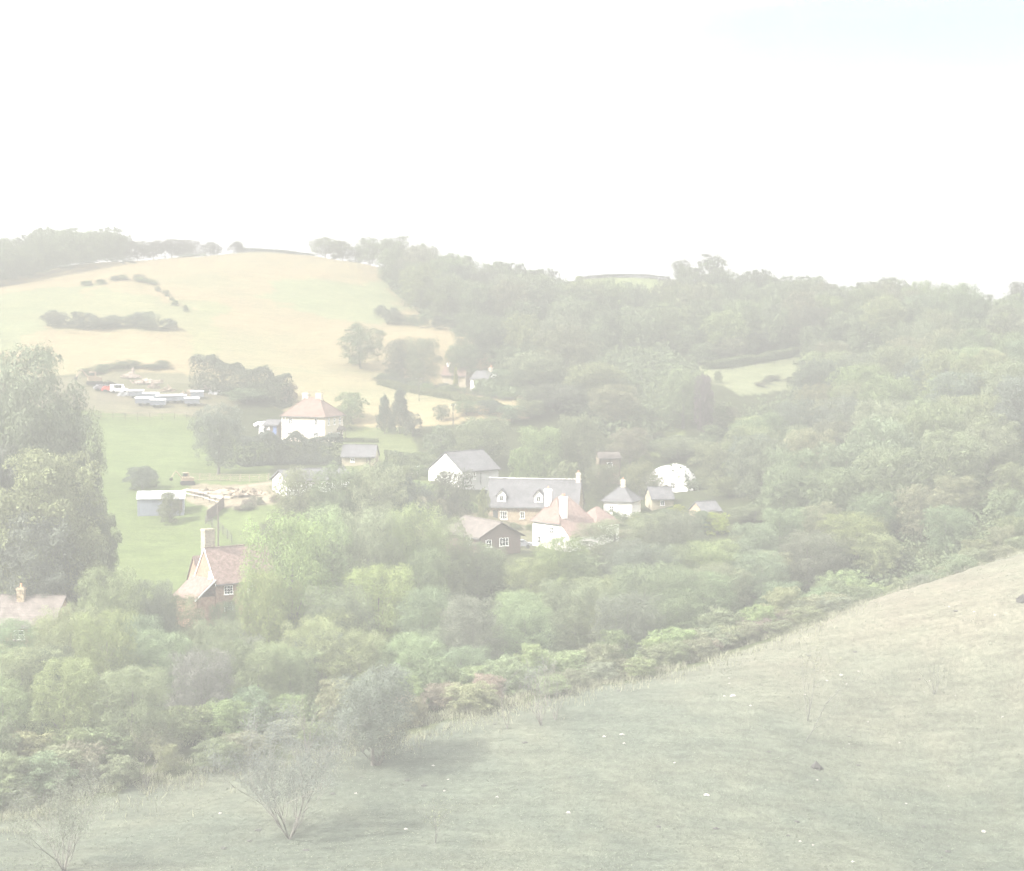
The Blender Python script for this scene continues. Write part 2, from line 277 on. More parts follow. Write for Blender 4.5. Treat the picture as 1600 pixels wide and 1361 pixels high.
for s_, lo, hi, sc_ in ((1.4, .80, 1.2, (1, 1, 1)), (.16, .86, 1.14, (1, 3, 1)), (6, .82, 1.18, (1, 1, 1)), (.6, .88, 1.12, (.4, 2.2, 1))):
    mp_ = n.new('ShaderNodeMapping'); mp_.inputs['Scale'].default_value = sc_; q = n.new('ShaderNodeTexNoise'); q.inputs['Scale'].default_value = s_; q.inputs['Detail'].default_value = 6
    l.new(t.outputs['Object'], mp_.inputs[0]); l.new(mp_.outputs[0], q.inputs['Vector']); r = n.new('ShaderNodeMapRange')
    r.inputs['From Min'].default_value = .3; r.inputs['From Max'].default_value = .7; r.inputs['To Min'].default_value = lo; r.inputs['To Max'].default_value = hi; l.new(q.outputs['Fac'], r.inputs[0])
    v = n.new('ShaderNodeVectorMath'); v.operation = 'SCALE'; l.new(prev, v.inputs[0]); l.new(r.outputs[0], v.inputs['Scale']); prev = v.outputs[0]
l.new(prev, b.inputs['Base Color'])
q = n.new('ShaderNodeTexNoise'); q.inputs['Scale'].default_value = 2.5; q.inputs['Detail'].default_value = 8; l.new(t.outputs['Object'], q.inputs['Vector'])
u = n.new('ShaderNodeBump'); u.inputs['Strength'].default_value = .7; u.inputs['Distance'].default_value = .25; l.new(q.outputs['Fac'], u.inputs['Height']); l.new(u.outputs[0], b.inputs['Normal'])
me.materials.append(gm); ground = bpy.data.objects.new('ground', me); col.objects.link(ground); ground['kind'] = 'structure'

# ---------------------------------------------------------------- grey haze, added to lift the darks and flatten contrast
hm = bpy.data.materials.new('haze_air'); hm.use_nodes = True; n = hm.node_tree.nodes; l = hm.node_tree.links
for k in list(n): n.remove(k)
o = n.new('ShaderNodeOutputMaterial'); pv = n.new('ShaderNodeVolumePrincipled'); l.new(pv.outputs[0], o.inputs['Volume'])
pv.inputs['Color'].default_value = HAZE_C+(1,); pv.inputs['Density'].default_value = HAZE_D; pv.inputs['Anisotropy'].default_value = HAZE_G
hz_o = MB().box(-736, 736, -736, 736, CAMZ-64, CAMZ+21).build('haze', hm); hz_o['kind'] = 'stuff'; hz_o['label'] = 'even grey haze added to wash out the valley'

# ---------------------------------------------------------------- trees
def crown_mesh(seed, nleaf, leaf, shape='round', lobes=16, asp_z=1.0):
    g = np.random.default_rng(seed)
    def prof(z):                          # half width at height z of 0..1
        if shape == 'round': return np.sqrt(np.clip(1-((z-.56)/.47)**2, .02, 1))**.8
        if shape == 'tall': return np.clip(1-abs((z-.42)/.58)**2.6, .02, 1)**.5
        if shape == 'cone': return np.clip((1.04-z)*1.0, .05, 1)*np.clip(z/.10, .35, 1)
        if shape == 'bush': return np.sqrt(np.clip(1-((z-.38)/.64)**2, .02, 1))
        if shape == 'vase': return np.clip(.15+z*1.5, 0, 1)*np.sqrt(np.clip(1-((z-.45)/.6)**2, .03, 1))
    zlo = {'round': .12, 'tall': .05, 'cone': .06, 'bush': .02, 'vase': .16}[shape]
    C = []; Rd = []
    nb = lobes
    for k in range(nb):
        z = zlo+(.93-zlo)*((k+.5)/nb)**.85+g.normal()*.02; a = k*2.39996+g.normal()*.25
        pr = prof(z)*.5; rr = pr*(.62+.3*g.random())*(.9 if z < .88 else .4); r = (.16+.08*g.random())*(1.0 if shape != 'cone' else .72)
        C.append((math.cos(a)*rr, math.sin(a)*rr, z)); Rd.append(min(r, pr*.62+.05))
        for _ in range(5):                # smaller sprays riding on the big lobe
            d = g.normal(size=3); d[:2] += np.array([math.cos(a), math.sin(a)])*.7; d[2] += .35; d /= np.linalg.norm(d)
            C.append(tuple(np.array(C[-1] if _ == 0 else base_c)+d*Rd[-1 if _ == 0 else bi]*(.75+.4*g.random()))); Rd.append(r*(.33+.25*g.random()))
            if _ == 0: base_c = C[-2]; bi = len(Rd)-2
    for k in range(5): C.append((g.normal()*.05, g.normal()*.05, .25+.12*k)); Rd.append(.2*prof(.25+.12*k)+.04)   # the heart of the crown
    C = np.array(C); Rd = np.array(Rd); C[:, 2] = np.clip(C[:, 2], zlo, .99)
    p = Rd**2; p /= p.sum(); idx = g.choice(len(C), nleaf, p=p)
    d = g.normal(size=(nleaf, 3)); d /= np.linalg.norm(d, axis=1)[:, None]
    d[:, 2] = np.where(d[:, 2] < -.3, -d[:, 2], d[:, 2])
    rad = Rd[idx]*(.55+.5*g.random(nleaf)**.6+.12*(g.random(nleaf) < .12)); c = C[idx]+d*rad[:, None]*np.array([1, 1, .85 if asp_z >= .8 else .5])
    keep = c[:, 2] > zlo*.6; c = c[keep]; d = d[keep]; m = len(c)
    nrm = d+g.normal(size=(m, 3))*.55; nrm[:, 2] += .25; nrm /= np.linalg.norm(nrm, axis=1)[:, None]
    t = np.cross(nrm, g.normal(size=(m, 3))); t /= np.linalg.norm(t, axis=1)[:, None]; bt = np.cross(nrm, t)
    s = (leaf*(.6+.8*g.random(m)))[:, None]; asp = (.55+.35*g.random(m))[:, None]
    V = np.stack([c-t*s, c-bt*s*asp, c+t*s, c+bt*s*asp], 1)
    top = np.percentile(c[:, 2], 99.8); wd = np.percentile(np.hypot(c[:, 0], c[:, 1]), 99.0)
    V += g.normal(size=V.shape)*leaf*.12; V[..., 2] = c[:, None, 2]+(V[..., 2]-c[:, None, 2])*asp_z
    V[..., 2] *= .99/top; V[..., :2] *= .5/wd
    return quads_mesh('crown', V, LEAF)
def trunk_mesh(seed, shape='round', m='bark'):
    g = random.Random(seed); mb = MB(); top = .72 if shape != 'cone' else .95
    p = (0, 0, -.04); r = .034
    for k in range(4):
        q = (p[0]+g.uniform(-.02, .02), p[1]+g.uniform(-.02, .02), (k+1)/4*top); mb.tube(p, q, r, r*.72, 8); p = q; r *= .72
        if k < 3 or shape == 'cone':
            for j in range(3):
                a = g.uniform(0, 6.28); e = (p[0]+math.cos(a)*.26, p[1]+math.sin(a)*.26, p[2]+g.uniform(.08, .2)); mb.tube(p, e, r*.6, r*.2, 5)
    me = bpy.data.meshes.new('trunk'); me.from_pydata(mb.v, [], mb.f); me.materials.append(M[m]); return me
CR = {}
def protos(kind, shape, count, nleaf, leaf, lobes, az=1.0):
    CR[kind] = [(crown_mesh((len(kind)*131+i*17+nleaf) % 9999+i, nleaf, leaf, shape, lobes, az), trunk_mesh(i, shape)) for i in range(count)]
protos('far', 'round', 5, 5200, .021, 15)
protos('mid', 'round', 5, 13000, .0135, 20)
protos('near', 'round', 5, 34000, .0082, 28, .85)
protos('tall', 'tall', 3, 60000, .0100, 44, .55)
protos('mass', 'round', 3, 2600, .028, 14)
protos('farbush', 'bush', 3, 3000, .028, 12)
protos('bush', 'bush', 3, 11000, .014, 16, 1.6)
protos('cone', 'cone', 2, 14000, .013, 40)
protos('vase', 'vase', 2, 34000, .0080, 30)
def tint(c, v=.14):
    k = 1+random.uniform(-v, v); return (c[0]*k*(1+random.uniform(-.06, .1)), c[1]*k, c[2]*k*(1+random.uniform(-.1, .1)), 1)
T = dict(mid=(.122, .154, .088), dark=(.094, .112, .082), light=(.146, .186, .092), yellow=(.160, .194, .085), bright=(.156, .205, .084), grey=(.110, .122, .100),
         purple=(.10, .09, .10), pink=(.165, .14, .11), dull=(.132, .15, .09), conifer=(.075, .098, .07), lime=(.20, .235, .06), pale=(.14, .15, .10))
NT = [0]
SPEC = []; LIMIT = 300
def tree(x, y, h, w_, kind='far', c='mid', label='', group=None, name='tree', cat='tree', trunk=True, z=None):
    SPEC.append(dict(x=x, y=y, h=h, w_=w_, kind=kind, c=c, label=label, group=group, name=name, cat=cat, trunk=trunk, z=float(H(x, y)) if z is None else z))
def grow(d):
    pr = CR[d['kind']]; cm_, tm = pr[NT[0] % len(pr)]; NT[0] += 1; h, w_ = d['h'], d['w_']
    e = empty(d['name'], (d['x'], d['y'], d['z']), random.uniform(0, 6.28), d['label'], d['cat'], d['group'])
    cr_ = bpy.data.objects.new('crown' if d['trunk'] else 'foliage', cm_); col.objects.link(cr_); cr_.parent = e; cr_.scale = (w_, w_*random.uniform(.9, 1.1), h); cr_.color = tint(T[d['c']])
    if d['trunk']:
        tr = bpy.data.objects.new('trunk', tm); col.objects.link(tr); tr.parent = e; k = max(w_, h*.5)*.8; tr.scale = (k, k, h)
def plant_all():                          # the 300 that show largest one by one, the rest of the far woods as one mass
    tr = [d for d in SPEC if d['trunk']]; tr.sort(key=lambda d: (d['group'] is None, d['w_']*d['h']/d['y']**2), reverse=True)
    for d in [d for d in SPEC if not d['trunk']]+tr[:LIMIT]: grow(d)
    rest = tr[LIMIT:]; Vs = []; base_v = []
    for me_, _ in CR['mass']:
        v = np.zeros(len(me_.vertices)*3, np.float32); me_.vertices.foreach_get('co', v); base_v.append(v.reshape(-1, 4, 3))
    for i, d in enumerate(rest):
        v = base_v[i % len(base_v)]; a = random.uniform(0, 6.28); c_, s_ = math.cos(a), math.sin(a)
        Vs.append(np.stack([(v[..., 0]*c_-v[..., 1]*s_)*d['w_']+d['x'], (v[..., 0]*s_+v[..., 1]*c_)*d['w_']+d['y'], v[..., 2]*d['h']+d['z']], -1))
    print('trees', len(tr), 'in the mass', len(rest))
    if Vs:
        o = bpy.data.objects.new('distant_woodland', quads_mesh('distant_woodland', np.concatenate(Vs), mass_mat)); col.objects.link(o); o.color = T['mid']+(1,); tag(o, 'far woodland whose trees merge into one green mass', 'woodland', kind='stuff')
def tpix(px, ytop, wpx, D, kind, c, label, group=None, ybase=None, **kw):   # a tree of measured size standing on the land at distance D
    if D is None: x, D, z = G(px, ybase)
    x, y, zt = P(px, ytop, D); z0 = float(H(x, y)); h = max(zt-z0, 1.0); return tree(x, y, h, wpx/F*y, kind, c, label, group, **kw)

# ---------------------------------------------------------------- buildings
class B:
    """a building: local x along the front, front wall facing -y; parts hang under one Empty"""
    def __init__(s, name, label, cat, px, py, D, rot, L, W, H_, wall, corner=None, group=None):
        s.L, s.W, s.H = L, W, H_; loc = Vector(P(px, py, D)) if D else Vector(G(px, py)); r = R(rot); c, q = math.cos(r), math.sin(r)
        if corner is not None:
            k_ = SC(loc.y); cx, cy = corner[0]*L/2*k_, corner[1]*W/2*k_; loc -= Vector((c*cx-q*cy, q*cx+c*cy, 0))
        s.e = empty(name, loc, r, label, cat, group); s.e.scale = [SC(loc.y)]*3; s.wall = wall; s.foot = 2.5
    def walls_gable(s, rh, name='wall'):
        L, W, h = s.L, s.W, s.H; s.rh = rh
        return MB().prism([(-W/2, -s.foot), (W/2, -s.foot), (W/2, h), (0, h+rh-.12), (-W/2, h)], -L/2, L/2).build(name, s.wall, s.e)
    def walls_box(s): return MB().box(-s.L/2, s.L/2, -s.W/2, s.W/2, -s.foot, s.H).build('wall', s.wall, s.e)
    def roof_gable(s, rh, m, ov=.35, oe=.25, t=.14):
        L, W, h = s.L/2+oe, s.W/2, s.H; k = rh/W; mb = MB()
        for sg in (-1, 1):
            e = (sg*(W+ov), h-k*ov+t); p = [(-L, e[0], e[1]), (L, e[0], e[1]), (L, 0, h+rh+t), (-L, 0, h+rh+t)]
            mb.slab(p if sg < 0 else p[::-1], t)
        rf = mb.build('roof', m, s.e); MB().box(-L, L, -.12, .12, h+rh+t-.06, h+rh+t+.07).build('ridge', m, rf); s.rf = rf; s.rtop = h+rh
        for sg in (-1, 1): y = sg*(W+ov+.05); MB().box(-L, L, min(y, y+.1*sg), max(y, y+.1*sg), h-k*ov-.08, h-k*ov+.06).build('gutter', M['lead'], s.e)
        return rf
    def roof_hip(s, rh, m, ridge, ov=.4):
        L, W, h = s.L/2+ov, s.W/2+ov, s.H-.05; r = ridge/2; mb = MB()
        mb.add([(-L,-W,h),(L,-W,h),(L,W,h),(-L,W,h),(-r,0,h+rh),(r,0,h+rh)], [(0,1,5,4),(1,2,5),(2,3,4,5),(3,0,4),(3,2,1,0)])
        rf = mb.build('roof', m, s.e); c = MB()
        for a, b in (((-L,-W,h),(-r,0,h+rh)), ((L,-W,h),(r,0,h+rh)), ((L,W,h),(r,0,h+rh)), ((-L,W,h),(-r,0,h+rh)), ((-r-.01,0,h+rh),(r+.01,0,h+rh))): c.tube(a, b, .11, .11, 6)
        c.build('ridge', m, rf); MB().box(-L-.04, L+.04, -W-.04, W+.04, h-.16, h-.02).build('gutter', M['lead'], s.e); s.rf = rf; s.rtop = h+rh; return rf
    def chimney(s, x, y, w_, d, z0, z1, m, pots=2):
        c = MB().box(x-w_/2, x+w_/2, y-d/2, y+d/2, z0, z1).box(x-w_/2-.08, x+w_/2+.08, y-d/2-.08, y+d/2+.08, z1-.35, z1-.15).build('chimney', m, s.rf)
        for k in range(pots):
            px = x+(k-(pots-1)/2)*.45; MB().tube((px, y, z1), (px, y, z1+.5), .15, .11, 8).build('chimney_pot', M['clay'], c)
        return c
    def fbox(s, face, u0, u1, z0, z1, d0, d1):       # a box on a face, proud of it from d0 to d1
        L, W = s.L/2, s.W/2
        if face == 'F': return (u0, u1, -W-d1, -W-d0, z0, z1)
        if face == 'L': return (-L-d1, -L-d0, -u1, -u0, z0, z1)
        return (L+d0, L+d1, u0, u1, z0, z1)
    def window(s, face, u, z, w_, h, bars=1, cross=1, sill=True, m=None):
        f = MB(); t = .09; X = lambda *a: f.box(*s.fbox(face, *a))
        X(u-w_/2, u+w_/2, z-h/2, z-h/2+t, -.03, .07); X(u-w_/2, u+w_/2, z+h/2-t, z+h/2, -.03, .07)
        X(u-w_/2, u-w_/2+t, z-h/2+t, z+h/2-t, -.03, .07); X(u+w_/2-t, u+w_/2, z-h/2+t, z+h/2-t, -.03, .07)
        for k in range(bars): q = u-w_/2+w_*(k+1)/(bars+1); X(q-.03, q+.03, z-h/2+t, z+h/2-t, .02, .06)
        for k in range(cross): q = z-h/2+h*(k+1)/(cross+1); X(u-w_/2+t, u+w_/2-t, q-.03, q+.03, .015, .055)
        fr = f.build('window', m or M['frame'], s.e)
        MB().box(*s.fbox(face, u-w_/2+t, u+w_/2-t, z-h/2+t, z+h/2-t, -.02, .012)).build('pane', M['glass'], fr)
        if sill: MB().box(*s.fbox(face, u-w_/2-.08, u+w_/2+.08, z-h/2-.1, z-h/2-.002, -.03, .14)).build('sill', M['frame'], fr)
        return fr
    def door(s, face, u, w_, h, m):
        d = MB().box(*s.fbox(face, u-w_/2, u+w_/2, 0, h, -.03, .05)).build('door', m, s.e)
        MB().box(*s.fbox(face, u+w_/2-.16, u+w_/2-.08, h*.48, h*.52, .05, .1)).build('handle', M['lead'], d)

# cream farmhouse
b = B('farmhouse', 'cream two-storey farmhouse with hipped red roof and two chimneys', 'house', 489, 689, 352, -24, 11.2, 8.6, 5.9, M['cream'])
b.walls_box(); b.roof_hip(4.1, M['redtile'], 3.4)
for x in (-1.9, 1.6): b.chimney(x, .2, 1.5, .8, b.H+2.6, b.rtop+1.1, M['cream'], 3)
for u in (-3.4, 3.3):
    b.window('F', u, 4.7, .95, 1.5, 1, 1); b.window('F', u, 1.5, 1.35, 1.6, 2, 1)
for u in (-2.6, 0, 2.6): b.window('R', u, 4.7, .8, 1.5)
for u in (-2.6, -1.4): b.window('R', u, 1.5, .8, 1.6)
b.door('R', 2.1, 1, 2.1, M['frame'])
pc = MB().box(5.6, 6.9, 1.2, 3.2, 2.5, 2.7).prism([(1.1, 2.7), (3.3, 2.7), (2.2, 3.5)], 5.6, 7.0).tube((6.8, 1.3, 0), (6.8, 1.3, 2.5), .07, .07).tube((6.8, 3.1, 0), (6.8, 3.1, 2.5), .07, .07).build('porch', M['darkwood'], b.e)
MB().box(-5.68, -5.5, -4.4, -4.25, 0, 5.7).box(-4.75, -4.63, -4.42, -4.3, 0, 5.7).build('downpipe', M['frame'], b.e)
b = B('outhouse', 'dark lean-to outhouse with a bright blue door beside the cream farmhouse', 'outbuilding', 429, 678, 356, -24, 3.6, 3.2, 2.3, M['darkwood'])
b.walls_gable(.9); b.roof_gable(.9, M['slate']); b.door('F', 1.0, .95, 2.0, M['blue']); b.window('F', -.7, 1.4, .7, .6)
b = B('outbuilding', 'small pale yellow outbuilding with grey slate roof below the farmhouse', 'outbuilding', 563, 727, 326, -6, 7.0, 5.2, 2.2, M['paleyellow'])
b.walls_gable(2.1); b.roof_gable(2.1, M['slate']); b.door('F', 2.2, .9, 1.9, M['darkwood']); b.window('F', -1.2, 1.3, .9, .8)
b = B('bungalow', 'white bungalow with low grey roof half hidden behind round trees', 'house', 449, 775, 289, 32, 13.5, 6.6, 2.9, M['white'], (-1, -1))
b.walls_gable(1.7); b.roof_gable(1.7, M['slate'], .5, .4); b.window('F', -3, 1.5, 1.4, 1.1); b.window('F', 2, 1.5, 1.4, 1.1); b.door('F', 0, .9, 2, M['frame'])
b = B('barn', 'white gabled barn with plain dark grey slate roof', 'barn', 722, 760, 304, 47, 10.6, 9.4, 3.0, M['barn'], (-1, -1))
b.walls_gable(3.5); b.roof_gable(3.5, M['slate'], .3, .3)
MB().add([(-b.L/2-.06, -b.W/2, -2), (-b.L/2-.06, b.W/2, -2), (-b.L/2-.06, b.W/2, b.H-.05), (-b.L/2-.06, 0, b.H+3.3), (-b.L/2-.06, -b.W/2, b.H-.05), (-b.L/2+.01, -b.W/2, -2), (-b.L/2+.01, b.W/2, -2), (-b.L/2+.01, b.W/2, b.H-.05), (-b.L/2+.01, 0, b.H+3.3), (-b.L/2+.01, -b.W/2, b.H-.05)],
   [(4,3,2,1,0), (5,6,7,8,9), (0,1,6,5), (1,2,7,6), (2,3,8,7), (3,4,9,8), (4,0,5,9)]).build('gable', M['white'], b.e)
b.window('F', -3.9, 1.9, .7, 1.7); b.window('F', -1.7, 2.0, .6, 1.5); MB().tube((0, -b.W/2-.1, 0), (0, -b.W/2-.1, 3), .06, .06).build('downpipe', M['lead'], b.e)
# the long cottage with dormers
b = B('cottage', 'long brick cottage with grey slate roof and two white dormers', 'house', 760, 814, 297, -11, 18.0, 7.2, 3.2, M['warmbrick'], (-1, -1))
b.walls_gable(4.7); b.roof_gable(4.7, M['slate'], .35, .2)
MB().box(-b.L/2-.2, b.L/2+.2, -.14, .14, b.rtop+.2, b.rtop+.3).build('ridge_tiles', M['frame'], b.e)
b.chimney(b.L/2-.5, 0, .8, .9, b.rtop-.8, b.rtop+1.5, M['cream'], 1)
for x in (-6.1, 1.2):
    y0, y1 = -b.W/2+.35, -b.W/2+3.0; z0 = b.H+.55; dm = MB().prism([(x-.85, z0), (x+.85, z0), (x+.85, z0+1.35), (x, z0+2.35), (x-.85, z0+1.35)], 0, 1)
    dm.v = [(yy, y0+(y1-y0)*xx, zz) for xx, yy, zz in dm.v]; dm.f = [f[::-1] for f in dm.f]; d = dm.build('dormer', M['white'], b.e)
    rr = MB()
    for sg in (-1, 1):
        p = [(x, y0-.25, z0+2.55), (x, y1+.1, z0+2.55), (x+sg*1.15, y1+.1, z0+1.2), (x+sg*1.15, y0-.25, z0+1.2)]; rr.slab(p[::-1] if sg > 0 else p, .1)
    rr.build('dormer_roof', M['slate'], d)
    f = MB()
    for a in ((x-.42, x+.42, z0+.2, z0+.28), (x-.42, x+.42, z0+1.2, z0+1.28), (x-.42, x-.34, z0+.28, z0+1.2), (x+.34, x+.42, z0+.28, z0+1.2), (x-.03, x+.03, z0+.28, z0+1.2)): f.box(a[0], a[1], y0-.06, y0+.02, a[2], a[3])
    f.build('dormer_window', M['frame'], d); MB().box(x-.34, x+.34, y0-.02, y0+.01, z0+.28, z0+1.2).build('dormer_pane', M['glass'], d)
b.door('F', -7.2, 1, 2.1, M['glass']); b.window('F', -5.6, 1.2, 1.4, 1.6, 2); b.window('F', -1.9, 1.3, .9, 1.4); b.window('F', 1.9, 1.2, .9, 1.4); b.window('F', 5.5, 1.2, 1.1, 1.4)
for u in (-5.6, -1.9, 1.9, 5.5):
    a = MB(); n_a = 9
    for k in range(n_a):
        t0, t1 = math.pi*k/n_a, math.pi*(k+1)/n_a; q = lambda t, r: (u+math.cos(t)*r, 2.15+math.sin(t)*r*.75)
        p = [q(t0, .95), q(t1, .95), q(t1, .72), q(t0, .72)]; y = -b.W/2
        a.add([(x, y-.05, z) for x, z in p]+[(x, y+.02, z) for x, z in p], [(0,1,2,3), (7,6,5,4), (0,4,5,1), (1,5,6,2), (2,6,7,3), (3,7,4,0)])
    a.build('brick_arch', M['brick'], b.e)
MB().tube((3.6, -b.W/2-.08, 0), (3.6, -b.W/2-.08, 3.1), .06, .06).build('downpipe', M['lead'], b.e)
# white cottage with red roofs
b = B('cottage', 'white cottage with steep red tiled roofs and a tall white chimney', 'house', 875, 858, 263, 38, 7.4, 7.6, 4.4, M['white'], (-1, -1))
b.walls_box(); b.roof_hip(4.2, M['oldtile'], 2.6, .35)
b.chimney(-2.2, -2.9, 1.1, .9, 3.2, 9.0, M['white'], 2); b.chimney(-2.3, 1.2, 1.0, .9, 7.0, 10.0, M['white'], 1)
MB().slab([(-3.9, -4.1, 4.45), (3.9, -4.1, 4.45), (3.9, -6.6, 2.35), (-3.9, -6.6, 2.35)][::-1], .14).build('lower_roof', M['oldtile'], b.e)
MB().prism([(-6.3, -2), (-3.8, -2), (-3.8, 4.3), (-6.3, 2.35)], -3.68, 3.68).build('lower_wall', M['white'], b.e)
wg = MB().box(3.72, 8.6, -5.2, .6, -2, 3.9).build('wing', M['white'], b.e)
MB().add([(3.2,-5.6,3.85),(9.0,-5.6,3.85),(9.0,1.0,3.85),(3.2,1.0,3.85),(5.6,-2.3,6.7),(6.2,-2.3,6.7)], [(0,1,5,4),(1,2,5),(2,3,4,5),(3,0,4),(3,2,1,0)]).build('wing_roof', M['oldtile'], wg)
b.window('L', 1.5, 3.1, 1.1, 1.2); b.window('L', -2.0, 1.2, 1.0, 1.2)
b = B('bungalow', 'low timber bungalow with broad brown tiled roof above the hedge', 'house', 776, 862, 243, -60, 11.5, 7.4, 2.6, M['brownwood'], (1, -.2))
b.walls_gable(2.0); b.roof_gable(2.0, M['browntile'], .6, .5)
b.window('R', -2.2, 1.4, 1.1, 1.2); b.window('R', .6, 1.5, 1.7, 1.3, 2); b.window('F', 2, 1.5, 1.4, 1.1)
b = B('cottage', 'small white cottage with grey pyramid roof and single chimney', 'house', 972, 806, 300, -22, 5.8, 5.6, 3.2, M['white'])
b.walls_box(); b.roof_hip(2.8, M['slate'], .4); b.chimney(.2, 0, .8, .7, b.rtop-.7, b.rtop+1.2, M['cream'], 1); b.window('F', -1.2, 1.7, 1, 1.1)
b = B('outbuilding', 'grey roofed outbuilding below the rounded white building', 'outbuilding', 1030, 796, 303, 12, 4.4, 4.6, 2.5, M['paleyellow'])
b.walls_gable(1.9); b.roof_gable(1.9, M['slate']); b.window('F', 0, 1.5, .9, .9)
b = B('garage', 'small orange brick garage with grey roof among the trees', 'garage', 1102, 812, 272, 28, 4.0, 4.2, 1.7, M['warmbrick'])
b.walls_gable(1.5); b.roof_gable(1.5, M['slate'], .2, .15); b.door('F', 0, 1.6, 1.9, M['darkwood'])
# rounded white building, ivy on it
b = B('arched_barn', 'white round-roofed barn patched with dark ivy', 'barn', 1049, 772, 326, -22, 9.4, 8.0, .5, M['white'])
prof = [(math.cos(t)*4.9, math.sin(t)*6.3) for t in np.linspace(0, math.pi, 17)]
mb = MB(); prof2 = [(x, -1.5) for x in (4.9, -4.9)]
pr = [(4.9, -2)]+prof+[(-4.9, -2)]; n = len(pr)
mb.add([(x, -4, z) for x, z in pr]+[(x, 4, z) for x, z in pr], [tuple(range(n-1, -1, -1)), tuple(range(n, 2*n))]+[(i, (i+1) % n, n+(i+1) % n, n+i) for i in range(n)])
mb.f = [f[::-1] for f in mb.f]; mb.build('shell', M['white'], b.e)
b.L, b.W = 9.4, 8.0
for u in (-2.2, 1.6): b.window('F', u, 2.2, 1.0, 1.3)
b.door('F', .0, 1.1, 2.1, M['darkwood'])
g = np.random.default_rng(5); nI = 1500; tt = g.random(nI)*math.pi; yy = g.uniform(-4, 4, nI); keep = (vnoise(tt*3, yy, 1.0, 20)*.6+vnoise(tt*9, yy*3, 1.0, 21)*.4) > .47; tt, yy = tt[keep], yy[keep]; m_ = len(tt)
c1 = np.stack([np.cos(tt)*5.0, yy, np.sin(tt)*6.4], 1); m2 = 260; c2 = np.stack([g.uniform(-4.4, 4.4, m2), np.full(m2, -4.1), g.uniform(0, 5.8, m2)], 1); c2 = c2[(c2[:, 0]/4.9)**2+(c2[:, 2]/6.3)**2 < 1]; c2 = c2[vnoise(c2[:, 0]+9, c2[:, 2], 1.3, 23) > .5]
c = np.concatenate([c1, c2]); m_ = len(c); t = g.normal(size=(m_, 3)); t /= np.linalg.norm(t, axis=1)[:, None]; q = np.cross(t, g.normal(size=(m_, 3))); q /= np.linalg.norm(q, axis=1)[:, None]; s = .17
iv = bpy.data.objects.new('ivy', quads_mesh('ivy', np.stack([c-t*s, c-q*s, c+t*s, c+q*s], 1), LEAF)); col.objects.link(iv); iv.parent = b.e; iv.color = T['dark']+(1,)
b = B('summerhouse', 'brown timber summerhouse with pinkish roof under the trees', 'shed', 950, 748, 330, 8, 4.6, 4.2, 4.6, M['wood'])
b.walls_gable(1.1); b.roof_gable(1.1, M['browntile'], .3, .2); b.window('F', 0, 3.2, 1.2, 1.0); b.door('F', -1, .9, 2, M['darkwood'])
for x in (-2.2, 0, 2.2): MB().box(x-.09, x+.09, -2.25, -2.11, -.5, 4.5).build('post', M['darkwood'], b.e)
b = B('shed', 'tiny red-roofed shed far up the wooded valley', 'shed', 1048, 578, 428, 10, 2.8, 2.4, 1.7, M['warmbrick']); b.walls_gable(.8); b.roof_gable(.8, M['redpaint'], .2, .15); b.door('F', .4, .8, 1.5, M['frame'])
b = B('cottage', 'distant white cottage with pale grey roof at the field edge', 'house', 758, 609, 418, -42, 6.4, 5.0, 3.0, M['white']); b.walls_gable(2.0); b.roof_gable(2.0, M['slate'], .2, .15)
b.chimney(2.2, 0, .8, .8, b.rtop-.6, b.rtop+1.1, M['cream'], 2); b.window('F', 0, 1.6, .9, 1.0)
b = B('cottage', 'distant cottage with dull red roof behind a pale green conifer', 'house', 714, 600, 432, -20, 7.2, 5.0, 2.6, M['paleyellow']); b.walls_gable(2.4); b.roof_gable(2.4, M['redtile'], .3, .2)
b.chimney(-2.6, 0, .7, .7, b.rtop-.6, b.rtop+1.0, M['white'], 1); b.window('F', 1, 1.4, .9, .9)
# old brick house, bottom left
b = B('brick_house', 'old brick house with mottled red roof and a massive square chimney', 'house', 337, 962, 226, 36, 10.5, 6.8, 5.0, M['brick'], (-1, -1))
b.walls_gable(4.7); b.roof_gable(4.7, M['oldtile'], .3, .12)
b.chimney(-b.L/2+1.0, .8, 1.7, 1.3, b.H+2.9, b.rtop+2.9, M['oldchimney'], 0)
for sg in (-1, 1):
    a = MB().slab([(-b.L/2-.16, sg*3.7, b.H-.35), (-b.L/2-.02, sg*3.7, b.H-.35), (-b.L/2-.02, 0, b.H+4.85), (-b.L/2-.16, 0, b.H+4.85)][::sg], .22).build('bargeboard', M['frame'], b.e)
b.window('L', 1.7, 5.9, .8, 1.0); b.window('L', -.6, 4.2, .7, 1.0); b.window('F', -3.1, 3.7, 1.5, 1.3, 2, 2); b.window('F', .8, 3.7, 1.3, 1.3, 2, 2); b.window('F', -3.1, 1.2, 1.4, 1.2, 2)
lt = MB().prism([(-3.2, -2), (3.6, -2), (3.6, 2.9), (-3.2, 2.9)], -b.L/2-3.0, -b.L/2-.01).build('lean_to', M['brick'], b.e)
MB().slab([(-b.L/2-3.4, -3.5, 2.6), (-b.L/2-3.4, 3.9, 2.6), (-b.L/2-.02, 3.9, 5.4), (-b.L/2-.02, -3.5, 5.4)][::-1], .14).build('lean_to_roof', M['oldtile'], lt)
MB().slab([(-b.L/2-3.5, -3.62, 2.6), (-b.L/2-3.5, -3.52, 2.6), (-b.L/2-.02, -3.52, 5.45), (-b.L/2-.02, -3.62, 5.45)][::-1], .2).build('lean_to_verge', M['frame'], lt)
